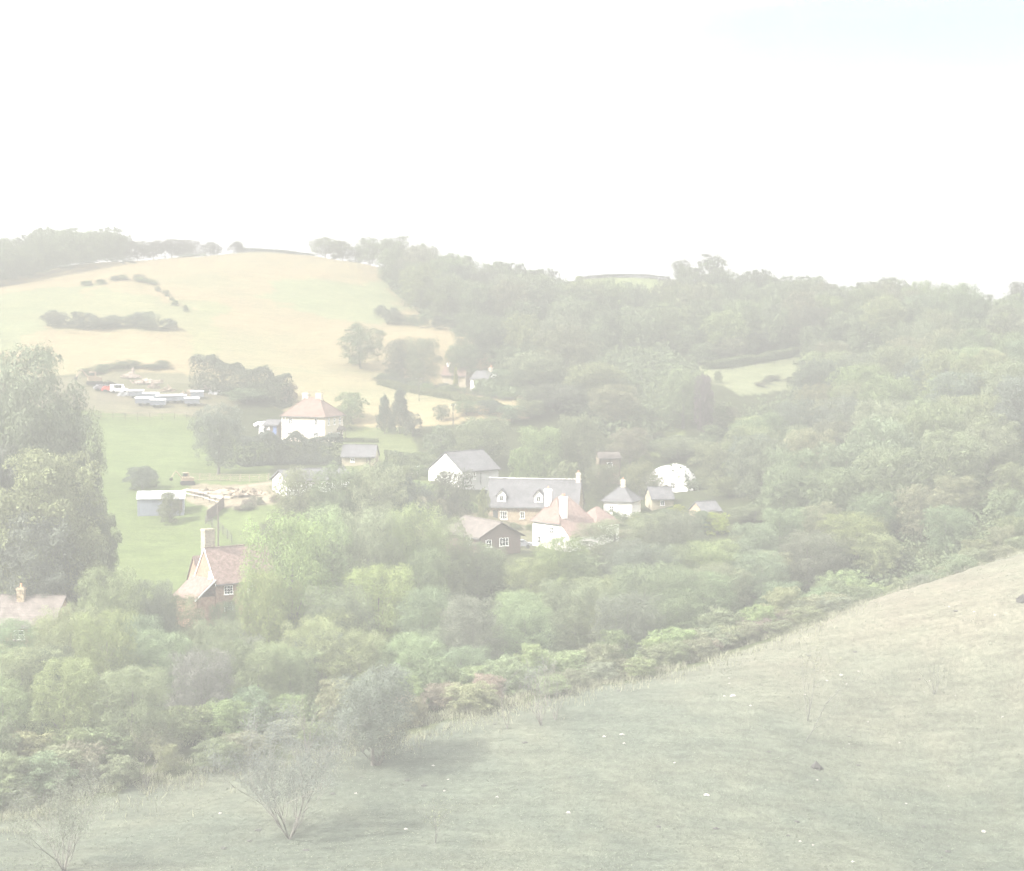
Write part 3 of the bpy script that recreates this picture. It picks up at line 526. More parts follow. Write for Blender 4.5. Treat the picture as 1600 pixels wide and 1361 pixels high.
# the second gable behind, and its roof
bw = MB().prism([(3.42, -2), (7.2, -2), (7.2, 4.6), (5.3, 7.9), (3.42, 4.6)], -b.L/2+.9, b.L/2-1).build('rear_range', M['brick'], b.e)
rr = MB()
for y in (3.15, 7.45):
    p = [(-b.L/2+.7, y, 4.25), (b.L/2-.8, y, 4.25), (b.L/2-.8, 5.3, 8.05), (-b.L/2+.7, 5.3, 8.05)]; rr.slab(p if y < 5 else p[::-1], .14)
rr.build('rear_roof', M['oldtile'], bw)
b = B('house', 'house at left edge with long brown tiled roof and brick chimney', 'house', 18, 1000, 188, -7, 13.5, 8.6, 2.6, M['brick'])
b.walls_gable(2.9); b.roof_gable(2.9, M['browntile'], .4, .3); b.chimney(1.6, -.7, .9, .8, b.rtop-1.2, b.rtop+1.2, M['warmbrick'], 1); b.window('F', 2.6, 1.4, 1.4, 1.1)
# metal shed
b = B('metal_shed', 'pale corrugated metal shed with white roof at the pasture edge', 'shed', 252, 796, 288, 7, 8.6, 5.2, 2.3, M['metal'])
MB().prism([(-2.6, -2), (2.6, -2), (2.6, 3.1), (-2.6, 2.2)], -4.3, 4.3).build('wall', M['metal'], b.e)
MB().slab([(-4.5, -2.8, 2.3), (4.5, -2.8, 2.3), (4.5, 2.8, 3.28), (-4.5, 2.8, 3.28)], .1).build('roof', M['wroof'], b.e)
MB().box(2.3, 4.0, -2.66, -2.58, 0, 2.0).build('door', M['darkwood'], b.e)

# ---------------------------------------------------------------- the yard: covered trailers, vehicles, heaps
def trailer(px, py, L, label, rot, c='wroof'):
    x, y, z = G(px, py); e = empty('covered_trailer', (x, y, z), R(rot), label, 'trailer', 'white-roofed trailers parked in the yard'); e.scale = [SC(y)]*3
    MB().prism([(-1.15, .55), (1.15, .55), (1.2, 1.7), (-1.2, 1.7)], -L/2, L/2).build('body', M['metal'], e)
    MB().prism([(-1.3, 1.7), (1.3, 1.7), (1.25, 1.85), (.0, 2.15), (-1.25, 1.85)], -L/2-.1, L/2+.1).build('roof', M[c], e)
    for sx_ in (-L*.22, L*.22):
        for yy in (-1.1, 1.1): MB().tube((sx_, yy-.12, .32), (sx_, yy+.12, .32), .33, .33, 12).build('wheel', M['rubber'], e)
    MB().tube((L/2, 0, .5), (L/2+1.1, 0, .45), .05, .05).build('drawbar', M['lead'], e)
for k, (px, py, L) in enumerate([(213, 622, 3.6), (236, 626, 3.8), (257, 630, 4.0), (279, 630, 3.8), (300, 634, 3.6), (225, 634, 4.2), (247, 637, 3.6), (308, 624, 3.2)]):
    trailer(px, py, L, ['white-roofed trailer at the back left of the row', 'white-roofed trailer second from left in the back row', 'broad white-roofed trailer in the middle of the row', 'white-roofed trailer right of the broad middle one', 'white-roofed trailer at the right end beside the round tree', 'low white trailer at the front left of the row', 'low white trailer at the front centre of the row', 'small white trailer behind the right end of the row'][k], 8+random.uniform(-4, 4))
def car(px, py, paint, label, rot, van=False, D=None):
    x, y, z = G(px, py) if D is None else P(px, py, D); e = empty('parked_van' if van else 'parked_car', (x, y, z), R(rot), label, 'van' if van else 'car'); e.scale = [SC(y)]*3
    h = 2.1 if van else 1.42
    side = [(-2.15, .35), (2.1, .35), (2.15, .8), (1.35, .95), (.75, h-.04), (.5, h), (-1.2 if not van else -2.1, h), (-1.95, 1.0), (-2.2, .85)]
    if van: side = [(-2.3, .35), (2.2, .35), (2.25, .9), (1.6, 1.1), (1.1, h), (-2.25, h)]
    m_ = MB().prism([(a, c) for a, c in side], -.85, .85); m_.v = [(yy, xx*(1-.12*(zz > 1.0)), zz) for xx, yy, zz in m_.v]; m_.f = [f[::-1] for f in m_.f]; m_.build('body', paint, e)
    MB().box(-1.2, .6, -.80, .80, .98, h-.14).build('side_glass', M['glass'], e)
    for a in (-1.35, 1.35):
        for s_ in (-.82, .82): MB().tube((a, s_-.1, .32), (a, s_+.1, .32), .32, .32, 14).build('wheel', M['rubber'], e)
    for s_ in (-.6, .6): MB().box(2.08, 2.2, s_-.15, s_+.15, .62, .76).build('headlight', M['frame'], e)
car(172, 612, M['redpaint'], 'red car parked in the junk yard', 20); car(186, 614, M['whitepaint'], 'white van parked by the red car', 10, True)
car(160, 610, M['greypaint'], 'dark grey car at the left of the junk yard', 25); car(411, 668, M['whitepaint'], 'white car parked left of the cream farmhouse', 15); car(420, 681, M['whitepaint'], 'low white van in front of the farmhouse outhouse', 5, True)
car(812, 856, M['greypaint'], 'dark grey car between brown bungalow and white cottage', 5)
def digger(px, py, label, s=1.0):
    x, y, z = G(px, py); e = empty('digger', (x, y, z), R(200), label, 'digger'); s *= SC(y); e.scale = (s, s, s)
    b_ = MB().box(-1.3, 1.3, -.9, .9, .95, 1.7).build('body', M['yellowpaint'], e); c_ = MB().box(-.3, .9, -.85, .1, 1.7, 2.75).build('cab', M['yellowpaint'], e); MB().box(.0, .92, -.87, .12, 1.95, 2.55).build('cab_window', M['glass'], c_)
    for yy in (-1.0, 1.0): MB().prism([(yy-.2, .05), (yy+.2, .05), (yy+.2, .8), (yy-.2, .8)], -1.5, 1.5).build('track', M['rubber'], e)
    a = MB().tube((1.2, .3, 1.5), (2.6, .3, 3.2), .16, .13).tube((2.6, .3, 3.2), (3.7, .3, 1.7), .13, .1).build('boom', M['yellowpaint'], e); MB().prism([(.0, 1.1), (.6, 1.1), (.6, 1.7), (.0, 1.7)], 3.4, 4.0).build('bucket', M['rubber'], a)
digger(148, 603, 'yellow digger on the rough bank left of the junk yard', 1.3); digger(293, 758, 'small yellow digger on the gravel yard behind the metal shed', .9)
def heap(name, px, py, w_, d_, h, m, label, cat, seed, rot=0):
    g = np.random.default_rng(seed); x, y, z = G(px, py); e = MB(); n = 90
    for k in range(n):
        r = g.random()**.6; a = g.random()*6.283; cx, cy = math.cos(a)*r*w_/2, math.sin(a)*r*d_/2; cz = h*(1-r)*g.random(); s = .12+.3*g.random()
        p = [Vector((cx, cy, cz))+Vector(g.normal(size=3))*s for _ in range(6)]
        e.add(p, [(0,1,2), (0,2,3), (0,3,4), (0,4,1), (5,2,1), (5,3,2), (5,4,3), (5,1,4)])
    nn = 20; ring = [(math.cos(t)*w_/2*.95, math.sin(t)*d_/2*.95, -.1) for t in np.linspace(0, 6.283, nn, endpoint=False)]+[(0, 0, h*.8)]
    e.add(ring, [(i, (i+1) % nn, nn) for i in range(nn)]); o = e.build(name, m); o.location = (x, y, z); o.rotation_euler.z = R(rot); o.scale = [SC(y)]*3; tag(o, label, cat)
for i, a in enumerate([('rubble_heap', 205, 590, 5, 4, 1.9, 'rubble', 'pinkish rubble heap at the back of the junk yard', 'heap'), ('rubble_heap', 228, 598, 8, 4, 1.4, 'rubble', 'long pale rubble heap sloping down towards the trailers', 'heap'),
     ('timber_pile', 322, 611, 9, 3.5, 1.3, 'wood', 'pile of weathered timber beside the tall conifer hedge', 'timber pile'), ('timber_pile', 300, 617, 6, 3, 1.0, 'wood', 'low scrap timber pile behind the white trailers', 'timber pile'),
     ('scrap_heap', 172, 602, 4, 3, 1.1, 'soil', 'dark scrap heap between the digger and the cars', 'heap'), ('brushwood_heap', 350, 770, 13, 5, .9, 'wood', 'broad heap of brushwood on the gravel yard', 'heap'), ('brushwood_heap', 395, 772, 9, 4.5, 1.0, 'wood', 'rough brushwood heap nearer the white bungalow', 'heap')]):
    heap(a[0], a[1], a[2], a[3], a[4], a[5], M[a[6]], a[7], a[8], 30+i)
for i, a in enumerate([('scrap_heap', 240, 606, 3, 2, .8, 'rubble', 'small pinkish scrap heap behind the trailer row', 'heap'), ('scrap_heap', 262, 611, 4, 2, .7, 'wood', 'low brown scrap heap left of the timber piles', 'heap'), ('scrap_heap', 195, 618, 3, 2, .9, 'tarp', 'pale covered heap left of the trailer row', 'heap'), ('scrap_heap', 340, 616, 4, 2, .8, 'tarp', 'pale covered heap at the foot of the conifer hedge', 'heap')]):
    heap(a[0], a[1], a[2], a[3], a[4], a[5], M[a[6]], a[7], a[8], 60+i)
for k, (px, py) in enumerate([(303, 768), (318, 772), (333, 776), (348, 779)]):      # stacked planks on the gravel
    x, y, z = G(px, py); mb = MB()
    for i in range(3):
        for j in range(5): mb.box(-2.4+.05*i, 2.4-.07*j, j*.26-.65, j*.26-.43, i*.12, i*.12+.1)
    o = mb.build('plank_stack', M['path']); o.location = (x, y, z+.03); o.rotation_euler.z = R(-32); o.scale = [SC(y)]*3
    tag(o, ['low stack of pale planks nearest the small digger', 'second stack of pale planks from the small digger', 'third stack of pale planks from the small digger', 'last stack of pale planks beside the rail fence'][k], 'plank stack')

# ---------------------------------------------------------------- fences, poles, gate
def resample(pp, step):
    out_ = []
    for (x0, y0), (x1, y1) in zip(pp[:-1], pp[1:]):
        n = max(1, int(math.hypot(x1-x0, y1-y0)/step)); out_ += [(x0+(x1-x0)*i/n, y0+(y1-y0)*i/n) for i in range(n)]
    return out_+[pp[-1]]
def fence(pix, h, m, label, rails=2, step=2.4, solid=False, pm=None):
    w_ = [G(*p)[:2] for p in pix]; q = resample(w_, step); x0, y0 = q[0]; z0 = float(H(x0, y0)); e = empty('fence', (x0, y0, z0), 0, label, 'fence')
    L = [(x-x0, y-y0, float(H(x, y))-z0) for x, y in q]
    for p in L[:100]: MB().box(p[0]-.06, p[0]+.06, p[1]-.06, p[1]+.06, p[2]-.3, p[2]+h+.05).build('post', pm or m, e)
    mb = MB()
    for a, b_ in zip(L[:-1], L[1:]):
        if solid:
            d = Vector((b_[0]-a[0], b_[1]-a[1], 0)).normalized().cross(Vector((0, 0, 1)))*.04; A_, B_ = Vector(a), Vector(b_)
            c = [A_-d, B_-d, B_+d, A_+d]; mb.add([v+Vector((0, 0, .05)) for v in c]+[v+Vector((0, 0, h)) for v in c], [(0,3,2,1),(4,5,6,7),(0,1,5,4),(1,2,6,5),(2,3,7,6),(3,0,4,7)])
        else:
            for r in range(rails): zz = h*(r+1)/rails-.06; mb.tube((a[0], a[1], a[2]+zz), (b_[0], b_[1], b_[2]+zz), .045, .045, 4)
    mb.build('panel' if solid else 'rail', m, e)
fence([(138, 655), (215, 656), (292, 656)], 1.5, M['wood'], 'wire and post fence across the top of the pasture', 2, 2.2, pm=M['darkwood'])
fence([(296, 752), (360, 753), (420, 752)], 1.3, M['wood'], 'brown board fence behind the brushwood heaps', 4, 1.8)
fence([(290, 776), (318, 782), (346, 792)], 1.4, M['frame'], 'pale rail fence from the metal shed to the dark boards', 2, 2.0, pm=M['darkwood'])
fence([(350, 794), (338, 806), (323, 817)], 1.9, M['darkwood'], 'tall dark board fence beside the leaning pole', 2, 1.5, True)
fence([(321, 820), (342, 830), (362, 850)], 1.4, M['palebark'], 'pale rail fence dropping to the brick house', 3, 2.0)
fence([(640, 743), (652, 742), (664, 741)], 1.7, M['frame'], 'white rail gate fence left of the white barn', 5, 1.6)
fence([(1125, 582), (1180, 574), (1240, 566)], 1.2, M['palebark'], 'faint post fence along the top of the small far field', 2, 4)
fence([(670, 600), (740, 621), (800, 632)], 1.1, M['palebark'], 'thin fence below the hedge at the foot of the dry hill', 2, 4)
def pole(px, py, h, label, D=None, cross=True, m='palebark', lean=0):
    x, y, z = G(px, py) if D is None else P(px, py, D); e = empty('utility_pole', (x, y, z), 0, label, 'pole'); e.scale = [SC(y)]*3; e.rotation_euler.y = lean
    MB().tube((0, 0, -.5), (0, 0, h), .14, .10, 8).build('shaft', M[m], e)
    if cross:
        MB().box(-.7, .7, -.05, .05, h-.5, h-.38).build('crossarm', M[m], e)
        for xx in (-.6, 0, .6): MB().tube((xx, 0, h-.38), (xx, 0, h-.2), .05, .04, 6).build('insulator', M['frame'], e)
pole(619, 598, 6.2, 'pale utility pole leaning on the lower dry hillside', lean=.09); pole(655, 627, 6.0, 'utility pole below the field edge hedge'); pole(708, 668, 5.6, 'pale utility pole between the garden conifers and the hedge')
pole(341, 850, 6.6, 'dark pole beside the tall board fence', 262, False, 'darkwood')

# ---------------------------------------------------------------- trees placed one by one: px, top, width, distance, proto, tint, label
ONE = [
 (38,538,200,208,'tall','dark','tallest dark tree at the left edge of the photo'), (112,625,105,212,'tall','dark','dark tree flanking the tallest one on its right'),
 (70,700,190,196,'tall','dull','lower round tree in front of the tallest dark one'), (-10,690,120,200,'tall','dark','tree cut by the left edge beneath the tallest one'), (150,790,80,206,'tall','dark','dark tree drooping over the lower pasture corner'),
 (60,800,150,192,'tall','dark','shaded tree directly behind the brown-roofed house'), (120,840,110,198,'mid','dull','shaded tree right of the brown-roofed house chimney'),
 (20,968,110,172,'near','mid','rounded tree hiding the wall of the brown-roofed house'), (85,985,90,174,'near','light','light tree at the right end of the brown roof'), (5,900,34,200,'bush','lime','lime green bush behind the brown tiled roof'),
 (170,885,120,182,'near','mid','feathery tree below the lower pasture corner'), (238,905,90,186,'near','dark','dark tree left of the brick house'), (288,925,95,190,'near','dull','tree pressed against the lean-to of the brick house'),
 (110,945,130,168,'near','mid','broad tree below the brown-roofed house'), (165,950,120,163,'near','yellow','yellow-green tree standing out in the left belt'), (30,1010,130,160,'near','mid','low rounded tree below the yellow-green one, far left'),
 (245,985,120,166,'near','mid','spreading tree below the dark one by the brick house'), (345,965,110,170,'near','mid','tree below the corner of the brick house'), (100,1025,130,152,'near','light','light tree in the lower left belt'), (0,1060,120,150,'near','light','light tree at the left edge of the lower belt'),
 (205,1040,130,151,'near','mid','middle-sized tree above the shaded gap'), (315,1015,120,160,'near','grey','greyish tree in the belt below the brick house'), (400,1000,120,168,'near','mid','tree below the big bright sycamore'),
 (452,800,172,200,'near','bright','big bright green sycamore right of the brick house'), (418,890,100,194,'near','bright','lower bright crown beside the brick house window'), (500,790,130,208,'near','light','light green sycamore behind the bright one'),
 (570,790,150,212,'near','mid','broad tree in the middle of the village belt'), (640,785,130,216,'near','light','light crown right of the broad village tree'), (468,728,95,262,'mid','dull','round dull tree in front of the white bungalow roof'),
 (525,722,100,258,'mid','mid','round tree covering the end of the bungalow'), (590,720,110,256,'mid','mid','tree left of the barn below the yellow outbuilding'), (640,745,70,258,'mid','dark','small dark tree left of the round one by the barn'),
 (703,733,76,262,'mid','dark','round dark tree in front of the white barn gable'), (700,805,100,224,'near','mid','tree left of the brown bungalow roof'), (655,850,120,212,'near','light','light tree below the brown bungalow'),
 (768,858,66,230,'near','mid','rounded tree against the dark gable of the brown bungalow'), (745,846,90,226,'near','mid','tree just below the brown bungalow windows'), (830,872,90,222,'near','light','small light tree under the white cottage'), (890,858,100,224,'near','mid','tree overlapping the base of the white cottage'),
 (960,812,130,240,'near','mid','large tree right of the white cottage'), (1030,800,110,244,'near','mid','tree below the rounded white building'), (1000,850,130,224,'near','dark','dark spreading tree in the middle right belt'),
 (1065,850,110,228,'near','mid','tree behind the dark one, towards the garage'), (900,905,130,205,'near','mid','broad tree above the pale hillside edge'), (820,925,120,196,'near','light','light tree above the dead hedge'),
 (735,930,120,190,'near','dark','dark tree with a shaded hollow beneath'), (660,915,120,196,'near','mid','tree below the light one under the bungalow'), (590,880,130,200,'near','bright','bright tree in the middle belt'), (530,915,120,192,'near','mid','tree between the two bright sycamores'),
 (490,965,110,180,'near','light','light tree below the bright sycamore'), (450,1010,110,172,'near','mid','tree above the meadow corner'), (560,985,120,178,'near','mid','tree behind the lone dark thorn'), (640,990,110,178,'near','light','light tree right of the lone dark thorn'),
 (720,1010,110,178,'near','mid','tree above the bramble bank'), (980,925,120,200,'near','dark','dark tree above the upper scrub'), (1060,920,120,206,'near','mid','tree above the dry bramble slope'), (1120,880,110,220,'near','dull','dull tree above the orange bramble'),
 (1190,860,120,224,'near','mid','tree over the middle of the bramble edge'), (1265,830,130,232,'near','dark','dark tree with a deep shadow above the pale slope'), (1340,800,130,240,'near','light','light tree above the upper pale slope'), (1430,790,130,246,'near','mid','tree above the right end of the scrub'), (1520,780,130,250,'near','mid','tree over the upper right field corner'),
 (1590,760,120,252,'near','dull','tree at the right edge above the field corner'),
 (340,630,96,316,'mid','dark','round dark tree casting shadow on the upper pasture'), (222,728,60,304,'bush','dark','dark rounded shrub behind the metal shed'), (265,768,40,282,'bush','dull','bush growing against the metal shed'),
 (410,596,80,392,'mid','light','soft light tree beside the conifer hedge'), (385,606,80,380,'mid','mid','tree left of the cream farmhouse'), (452,598,30,382,'farbush','pink','pinkish copper tree behind the farmhouse roof'),
 (548,612,60,372,'far','light','light tree right of the cream farmhouse'), (535,640,40,366,'farbush','mid','bush against the right side of the farmhouse'),
 (601,617,34,356,'cone','conifer','shorter dark conifer of the garden pair'), (625,605,42,354,'cone','conifer','taller dark conifer of the garden pair'), (645,645,36,350,'farbush','dark','dark shrub at the foot of the conifers'),
 (690,632,32,365,'farbush','mid','small clipped tree by the pole'), (728,625,46,368,'far','mid','leftmost tree of the row below the dry hill'), (765,625,52,366,'far','dark','middle tree of the row below the dry hill'), (800,632,50,362,'far','mid','right tree of the row below the dry hill'),
 (757,650,100,330,'mid','mid','broad round tree behind the white barn'), (848,665,84,318,'mid','light','light rounded tree above the long cottage'), (905,648,76,322,'mid','mid','mid green tree above the long cottage chimney'), (690,664,60,332,'farbush','mid','low tree behind the barn gable'),
 (812,700,40,306,'farbush','bright','pale willow-like bush behind the cottage ridge'), (755,762,24,288,'farbush','yellow','small yellow shrub by the long cottage'), (884,720,70,300,'farbush','mid','bush rising behind the cottage roof'), (945,725,60,312,'mid','dull','dull tree right of the cottage chimney'),
 (563,504,74,428,'mid','mid','tall open tree on the dry hill'), (628,528,66,418,'mid','dark','dark tree second from left on the dry hill'), (662,526,62,412,'mid','mid','rounded tree at the right of the hill trio'),
 (742,486,84,438,'mid','mid','large tree at the foot of the far wood'), (725,535,60,432,'mid','mid','tree above the distant cottages'), (885,506,112,402,'mid','dull','great domed tree in the valley middle'), (835,550,110,392,'mid','mid','tree in front of the great domed one, left'),
 (930,565,110,384,'mid','mid','tree in front of the great domed one, right'), (800,575,80,400,'mid','mid','tree just right of the distant white cottage'), (865,600,120,372,'mid','dark','dark tree below the great domed one'), (960,600,90,366,'mid','dull','dull tree left of the little clearing'),
 (830,625,60,366,'mid','mid','tree at the right end of the valley hedge'), (712,572,11,424,'cone','lime','lime green conifer in front of the red-roofed cottage'), (1068,574,90,366,'mid','mid','rounded tree on the near side of the small field'),
 (1099,584,36,360,'far','purple','dark purple tree against the small field'), (1010,580,50,402,'far','light','light tree left of the tiny red shed'), (1122,580,16,398,'farbush','mid','lone shrub standing in the small field'),
 (1060,788,36,290,'farbush','lime','lime green bush below the rounded white building'), (1386,658,48,296,'mid','yellow','yellow-leaved tree on the right-hand slope'), (1120,800,44,262,'bush','lime','pale lime bush beside the orange garage'), (1080,840,60,246,'mid','light','light tree in front of the orange garage'),
 (985,500,70,470,'far','pale','pale tree beside the far strip field'), (790,510,40,452,'farbush','pale','pale bush at the wood edge'),
 (1022,742,44,314,'farbush','dull','bush hiding the left foot of the rounded white building'), (1085,748,36,316,'farbush','mid','bush at the right foot of the rounded white building'), (1094,798,46,262,'bush','mid','bush screening the small garage'), (352,938,64,214,'near','mid','small tree under the upper window of the brick house'), (1000,720,60,318,'mid','dull','dull tree left of the rounded white building'), (1060,680,90,350,'mid','dull','tree above the rounded white building'), (985,668,70,346,'mid','pale','pale tree above the summerhouse'), (1120,690,90,330,'mid','dull','tree right of the rounded white building'),
 (1140,745,80,300,'mid','mid','tree below the right end of the rounded building'), (1180,790,90,272,'near','dull','tree between garage and wooded slope'), (1230,800,90,262,'near','mid','tree at the foot of the wooded slope'),
]
for px, yt, wp, D, k, c, lab in ONE: tpix(px, yt, wp, D, k, c, lab)
# along the ridge
for px, yt, wp, D, lab in [(215,377,46,566,'leftmost tree of the ridge row'), (240,375,46,566,'second tree of the ridge row'), (268,373,56,568,'third and broadest tree of the ridge row'), (294,374,42,566,'last tree of the unbroken ridge row'),
     (329,378,38,566,'lone rounded tree on the ridge'), (370,377,32,566,'small tree at the end of the ridge row'), (508,370,50,556,'left tree of the big ridge clump'), (535,376,46,556,'second tree of the big ridge clump'),
     (578,369,50,552,'tall middle tree of the big ridge clump'), (604,374,44,548,'right tree of the big ridge clump'), (560,384,40,560,'low tree in the gap of the ridge clump'), (640,402,40,540,'low tree where the ridge meets the wood')]:
    tpix(px, yt, wp, D, 'far', 'grey' if px < 400 else 'mid', lab)

# ---------------------------------------------------------------- woods
placed = []
def wood(pg, sp, w_, h, group, labels, cs, kind='far', avoid=(), n_try=6000, maxn=200, name='tree', cat='tree', trunk=True):
    pg = np.array([XY(*p) for p in pg]); av = [np.array([XY(*p) for p in a]) for a in avoid]
    lo, hi = pg.min(0), pg.max(0); cnt = 0
    for _ in range(n_try):
        x, y = random.uniform(lo[0], hi[0]), random.uniform(lo[1], hi[1]); xa, ya = np.array([x]), np.array([y])
        if not inside(xa, ya, pg)[0] or any(inside(xa, ya, a)[0] for a in av): continue
        if any((x-a)**2+(y-b_)**2 < (sp*SC(y))**2 for a, b_ in placed): continue
        placed.append((x, y)); i = min(int(random.random()*len(cs)), len(cs)-1)
        f = random.uniform(.82, 1.2); tree(x, y, h*SC(y)*f*random.uniform(.88, 1.12), w_*SC(y)*f, kind, cs[i], labels[cs[i]] if isinstance(labels, dict) else labels, group+(', '+cs[i] if isinstance(labels, dict) else ''), name, cat, trunk); cnt += 1
        if cnt >= maxn: break
    return cnt
TN = dict(mid='mid-green', dark='dark green', light='light green', dull='dull olive', yellow='yellow-green', grey='grey-green')
def lab(s): return {k: v+' '+s for k, v in TN.items()}
c1 = wood([(-60,512),(0,520),(80,531),(150,545),(188,556),(196,598),(-60,590)], 7.6, 11.5, 12.5, 'trees of the left hilltop wood', lab('tree of the wood on the left hilltop'), ['mid', 'mid', 'dull'], maxn=80)
c2 = wood([(590,532),(618,508),(665,482),(715,468),(800,470),(880,474),(930,500),(1050,498),(1100,452),(1250,444),(1330,450),(1395,500),(1395,556),(1340,572),(1300,560),(1200,606),(1050,630),(1030,655),(890,660),(860,612),(740,600),(640,560)],
     9.4, 12.8, 13.5, 'trees of the far wood', lab('tree of the far wood beyond the valley'), ['mid', 'mid', 'dark', 'light', 'dull'], avoid=[[(880,558),(880,668),(1050,668),(1050,558)], [(835,588),(835,674),(1062,674),(1062,588)]], maxn=150)
c3 = wood([(1395,500),(1480,470),(1560,430),(1720,420),(1720,256),(1600,258),(1400,252),(1270,246),(1180,280),(1130,330),(1160,372),(1285,396),(1262,440)],
     9.0, 12.0, 12, 'trees of the right-hand slope', lab('tree of the wooded right-hand slope'), ['mid', 'mid', 'dark', 'light', 'dull'], kind='mid', maxn=175, avoid=[[(1080,345),(1080,405),(1275,405),(1275,345)]])
c4 = wood([(1290,545),(1440,480),(1440,560),(1390,590)], 8, 10, 9, 'trees by the skyline gap', 'small tree by the dip in the skyline', ['mid', 'dark'], maxn=18, avoid=[[(1335,545),(1335,575),(1430,575),(1430,545)]])
c5 = wood([(970,430),(1080,430),(1270,442),(1100,452),(1040,470),(960,470),(860,460),(760,445),(790,418),(900,424)], 9, 11.5, 11, 'trees of the middle valley', lab('tree in the middle of the valley'), ['mid', 'light', 'dull'], maxn=36)
c7 = wood([(1180,214),(1400,226),(1600,241),(1720,248),(1720,264),(1400,256),(1180,242)], 7.5, 8.5, 7.5, 'trees above the slope edge', lab('tree between the pale slope and the wooded hillside'), ['mid', 'light', 'dull'], kind='mid', maxn=30)
c6 = wood([(60,160),(300,172),(600,184),(800,196),(1150,212),(1200,238),(1000,236),(700,214),(400,198),(60,178)], 8.5, 9.5, 9.5, 'filler trees of the village belt', lab('tree deep in the belt above the pasture slope'), ['mid', 'dark', 'light'], kind='near', maxn=34)
print('woods', c1, c2, c3, c4, c5, c6)
# fringe bushes
def bushes(path, n, w0, w1, h0, h1, cs, group, lb, kind='bush', jit=1.5, name='bush'):
    q = [XY(*p) for p in path]; seg = [math.hypot(b_[0]-a[0], b_[1]-a[1]) for a, b_ in zip(q[:-1], q[1:])]; tot = sum(seg)
    for i in range(n):
        t = (i+.5)/n*tot; k = 0
        while t > seg[k] and k < len(seg)-1: t -= seg[k]; k += 1
        a, b_ = q[k], q[k+1]; f = t/seg[k]; c = random.choice(cs)
        tree(a[0]+(b_[0]-a[0])*f+random.uniform(-jit, jit), a[1]+(b_[1]-a[1])*f+random.uniform(-jit, jit), random.uniform(h0, h1)*SC(a[1]), random.uniform(w0, w1)*SC(a[1]), kind, c, BT[c]+' '+lb, group+', '+c, name, 'bush', False)

BT = dict(dull='olive', light='light green', mid='green', pale='pale', pink='reddish', yellow='yellow-green', dark='dark green', grey='grey-green')
EDGE = [(-60,139),(0,138),(200,146),(400,153),(560,157),(640,160),(800,167),(960,176),(1200,189),(1400,204),(1600,222),(1680,229)]
bushes(EDGE, 46, 3.0, 6.5, 1.4, 3.0, ['dull', 'pale', 'pale', 'mid', 'dull'], 'scrub along the pasture slope edge', 'scrub bush at the edge of the pale slope', jit=3.2)
bushes([(p, d+7) for p, d in EDGE], 38, 5, 8, 3.5, 5.5, ['dull', 'light', 'mid', 'mid'], 'taller scrub behind the slope edge', 'taller scrub bush just behind the slope edge')
bushes([(640,162),(760,169)], 4, 4, 6, 2.4, 3.2, ['pink'], 'reddish bramble clumps', 'bramble clump beside the lone dark thorn')
bushes([(1080,186),(1330,202)], 8, 4, 7, 2.0, 3.2, ['pink', 'dull', 'pale'], 'brambles on the upper slope edge', 'bramble clump on the upper slope edge')
bushes([(-40,138),(180,150)], 9, 4, 7, 2.5, 4.5, ['dull', 'mid', 'pale'], 'scrub at the lower left', 'scrub bush in the lower left corner')
bushes([(66,449),(100,449),(160,449),(220,450),(272,450)], 10, 6, 8, 3.4, 5.2, ['dark', 'mid', 'grey'], 'thorn bushes across the left knoll', 'thorn bush of the row across the left knoll', 'farbush', 1)
bushes([(132,497),(190,503),(238,497)], 14, 3.2, 5, 1.2, 2.0, ['light', 'pale'], 'bushes above the left knoll', 'bush on the brow above the left knoll', 'farbush', 2)
bushes([(240,492),(262,482),(292,466)], 9, 1.8, 3.0, .8, 1.4, ['mid'], 'small thorns down the knoll side', 'small thorn down the side of the knoll', 'farbush', 1)
bushes([(197,550),(205,548)], 2, 2.5, 4, 1.5, 2.6, ['dark'], 'thorns below the hilltop wood', 'thorn at the corner of the hilltop wood', 'farbush', .8)
bushes([(285,552),(325,552)], 4, 3, 5, .9, 1.6, ['dark', 'mid'], 'thorns under the ridge', 'low thorn just under the ridge', 'farbush', .8)
bushes([(130,405),(190,408),(250,408)], 9, 4, 7, 1.2, 2.2, ['mid', 'dull'], 'scrub behind the junk yard', 'scrub bush on the bank behind the junk yard', 'farbush', 2)
bushes([(585,416),(640,408),(690,404)], 9, 4, 6, 2.0, 3.4, ['mid', 'dark'], 'bushes under the trees of the dry hill', 'bush under the trio on the dry hill', 'farbush', 1.5)
bushes([(665,400),(700,398),(740,394),(790,380)], 9, 4, 6, 1.4, 2.4, ['light', 'mid'], 'garden bushes by the distant cottages', 'garden bush by the distant cottages', 'farbush', 1)
bushes([(590,484),(640,472),(700,458),(760,460),(870,462)], 12, 5, 9, 3, 5, ['mid', 'dark'], 'bushes fringing the far wood', 'bush fringing the foot of the far wood', 'farbush', 2)
bushes([(370,284),(400,286),(425,288)], 8, 1.8, 3.0, .9, 1.6, ['pink', 'pale', 'pale'], 'rose bushes beside the belt', 'flowering rose bush beside the pale rail fence', 'farbush', 1.6, 'rose_bush')
bushes([(600,312),(660,312)], 5, 3, 5, 2.2, 3.2, ['mid', 'light'], 'bushes left of the barn', 'garden bush left of the white barn', 'farbush', .8)
bushes([(790,290),(850,288),(905,284)], 8, 1.6, 2.6, .9, 1.6, ['mid', 'light'], 'shrubs fronting the long cottage', 'low garden shrub fronting the long cottage', 'farbush', .6)
bushes([(935,292),(1000,284),(1060,284)], 8, 3, 5, 1.6, 2.8, ['mid', 'light', 'yellow'], 'garden bushes right of the white cottage', 'garden bush right of the white cottage', 'farbush', 1.5)
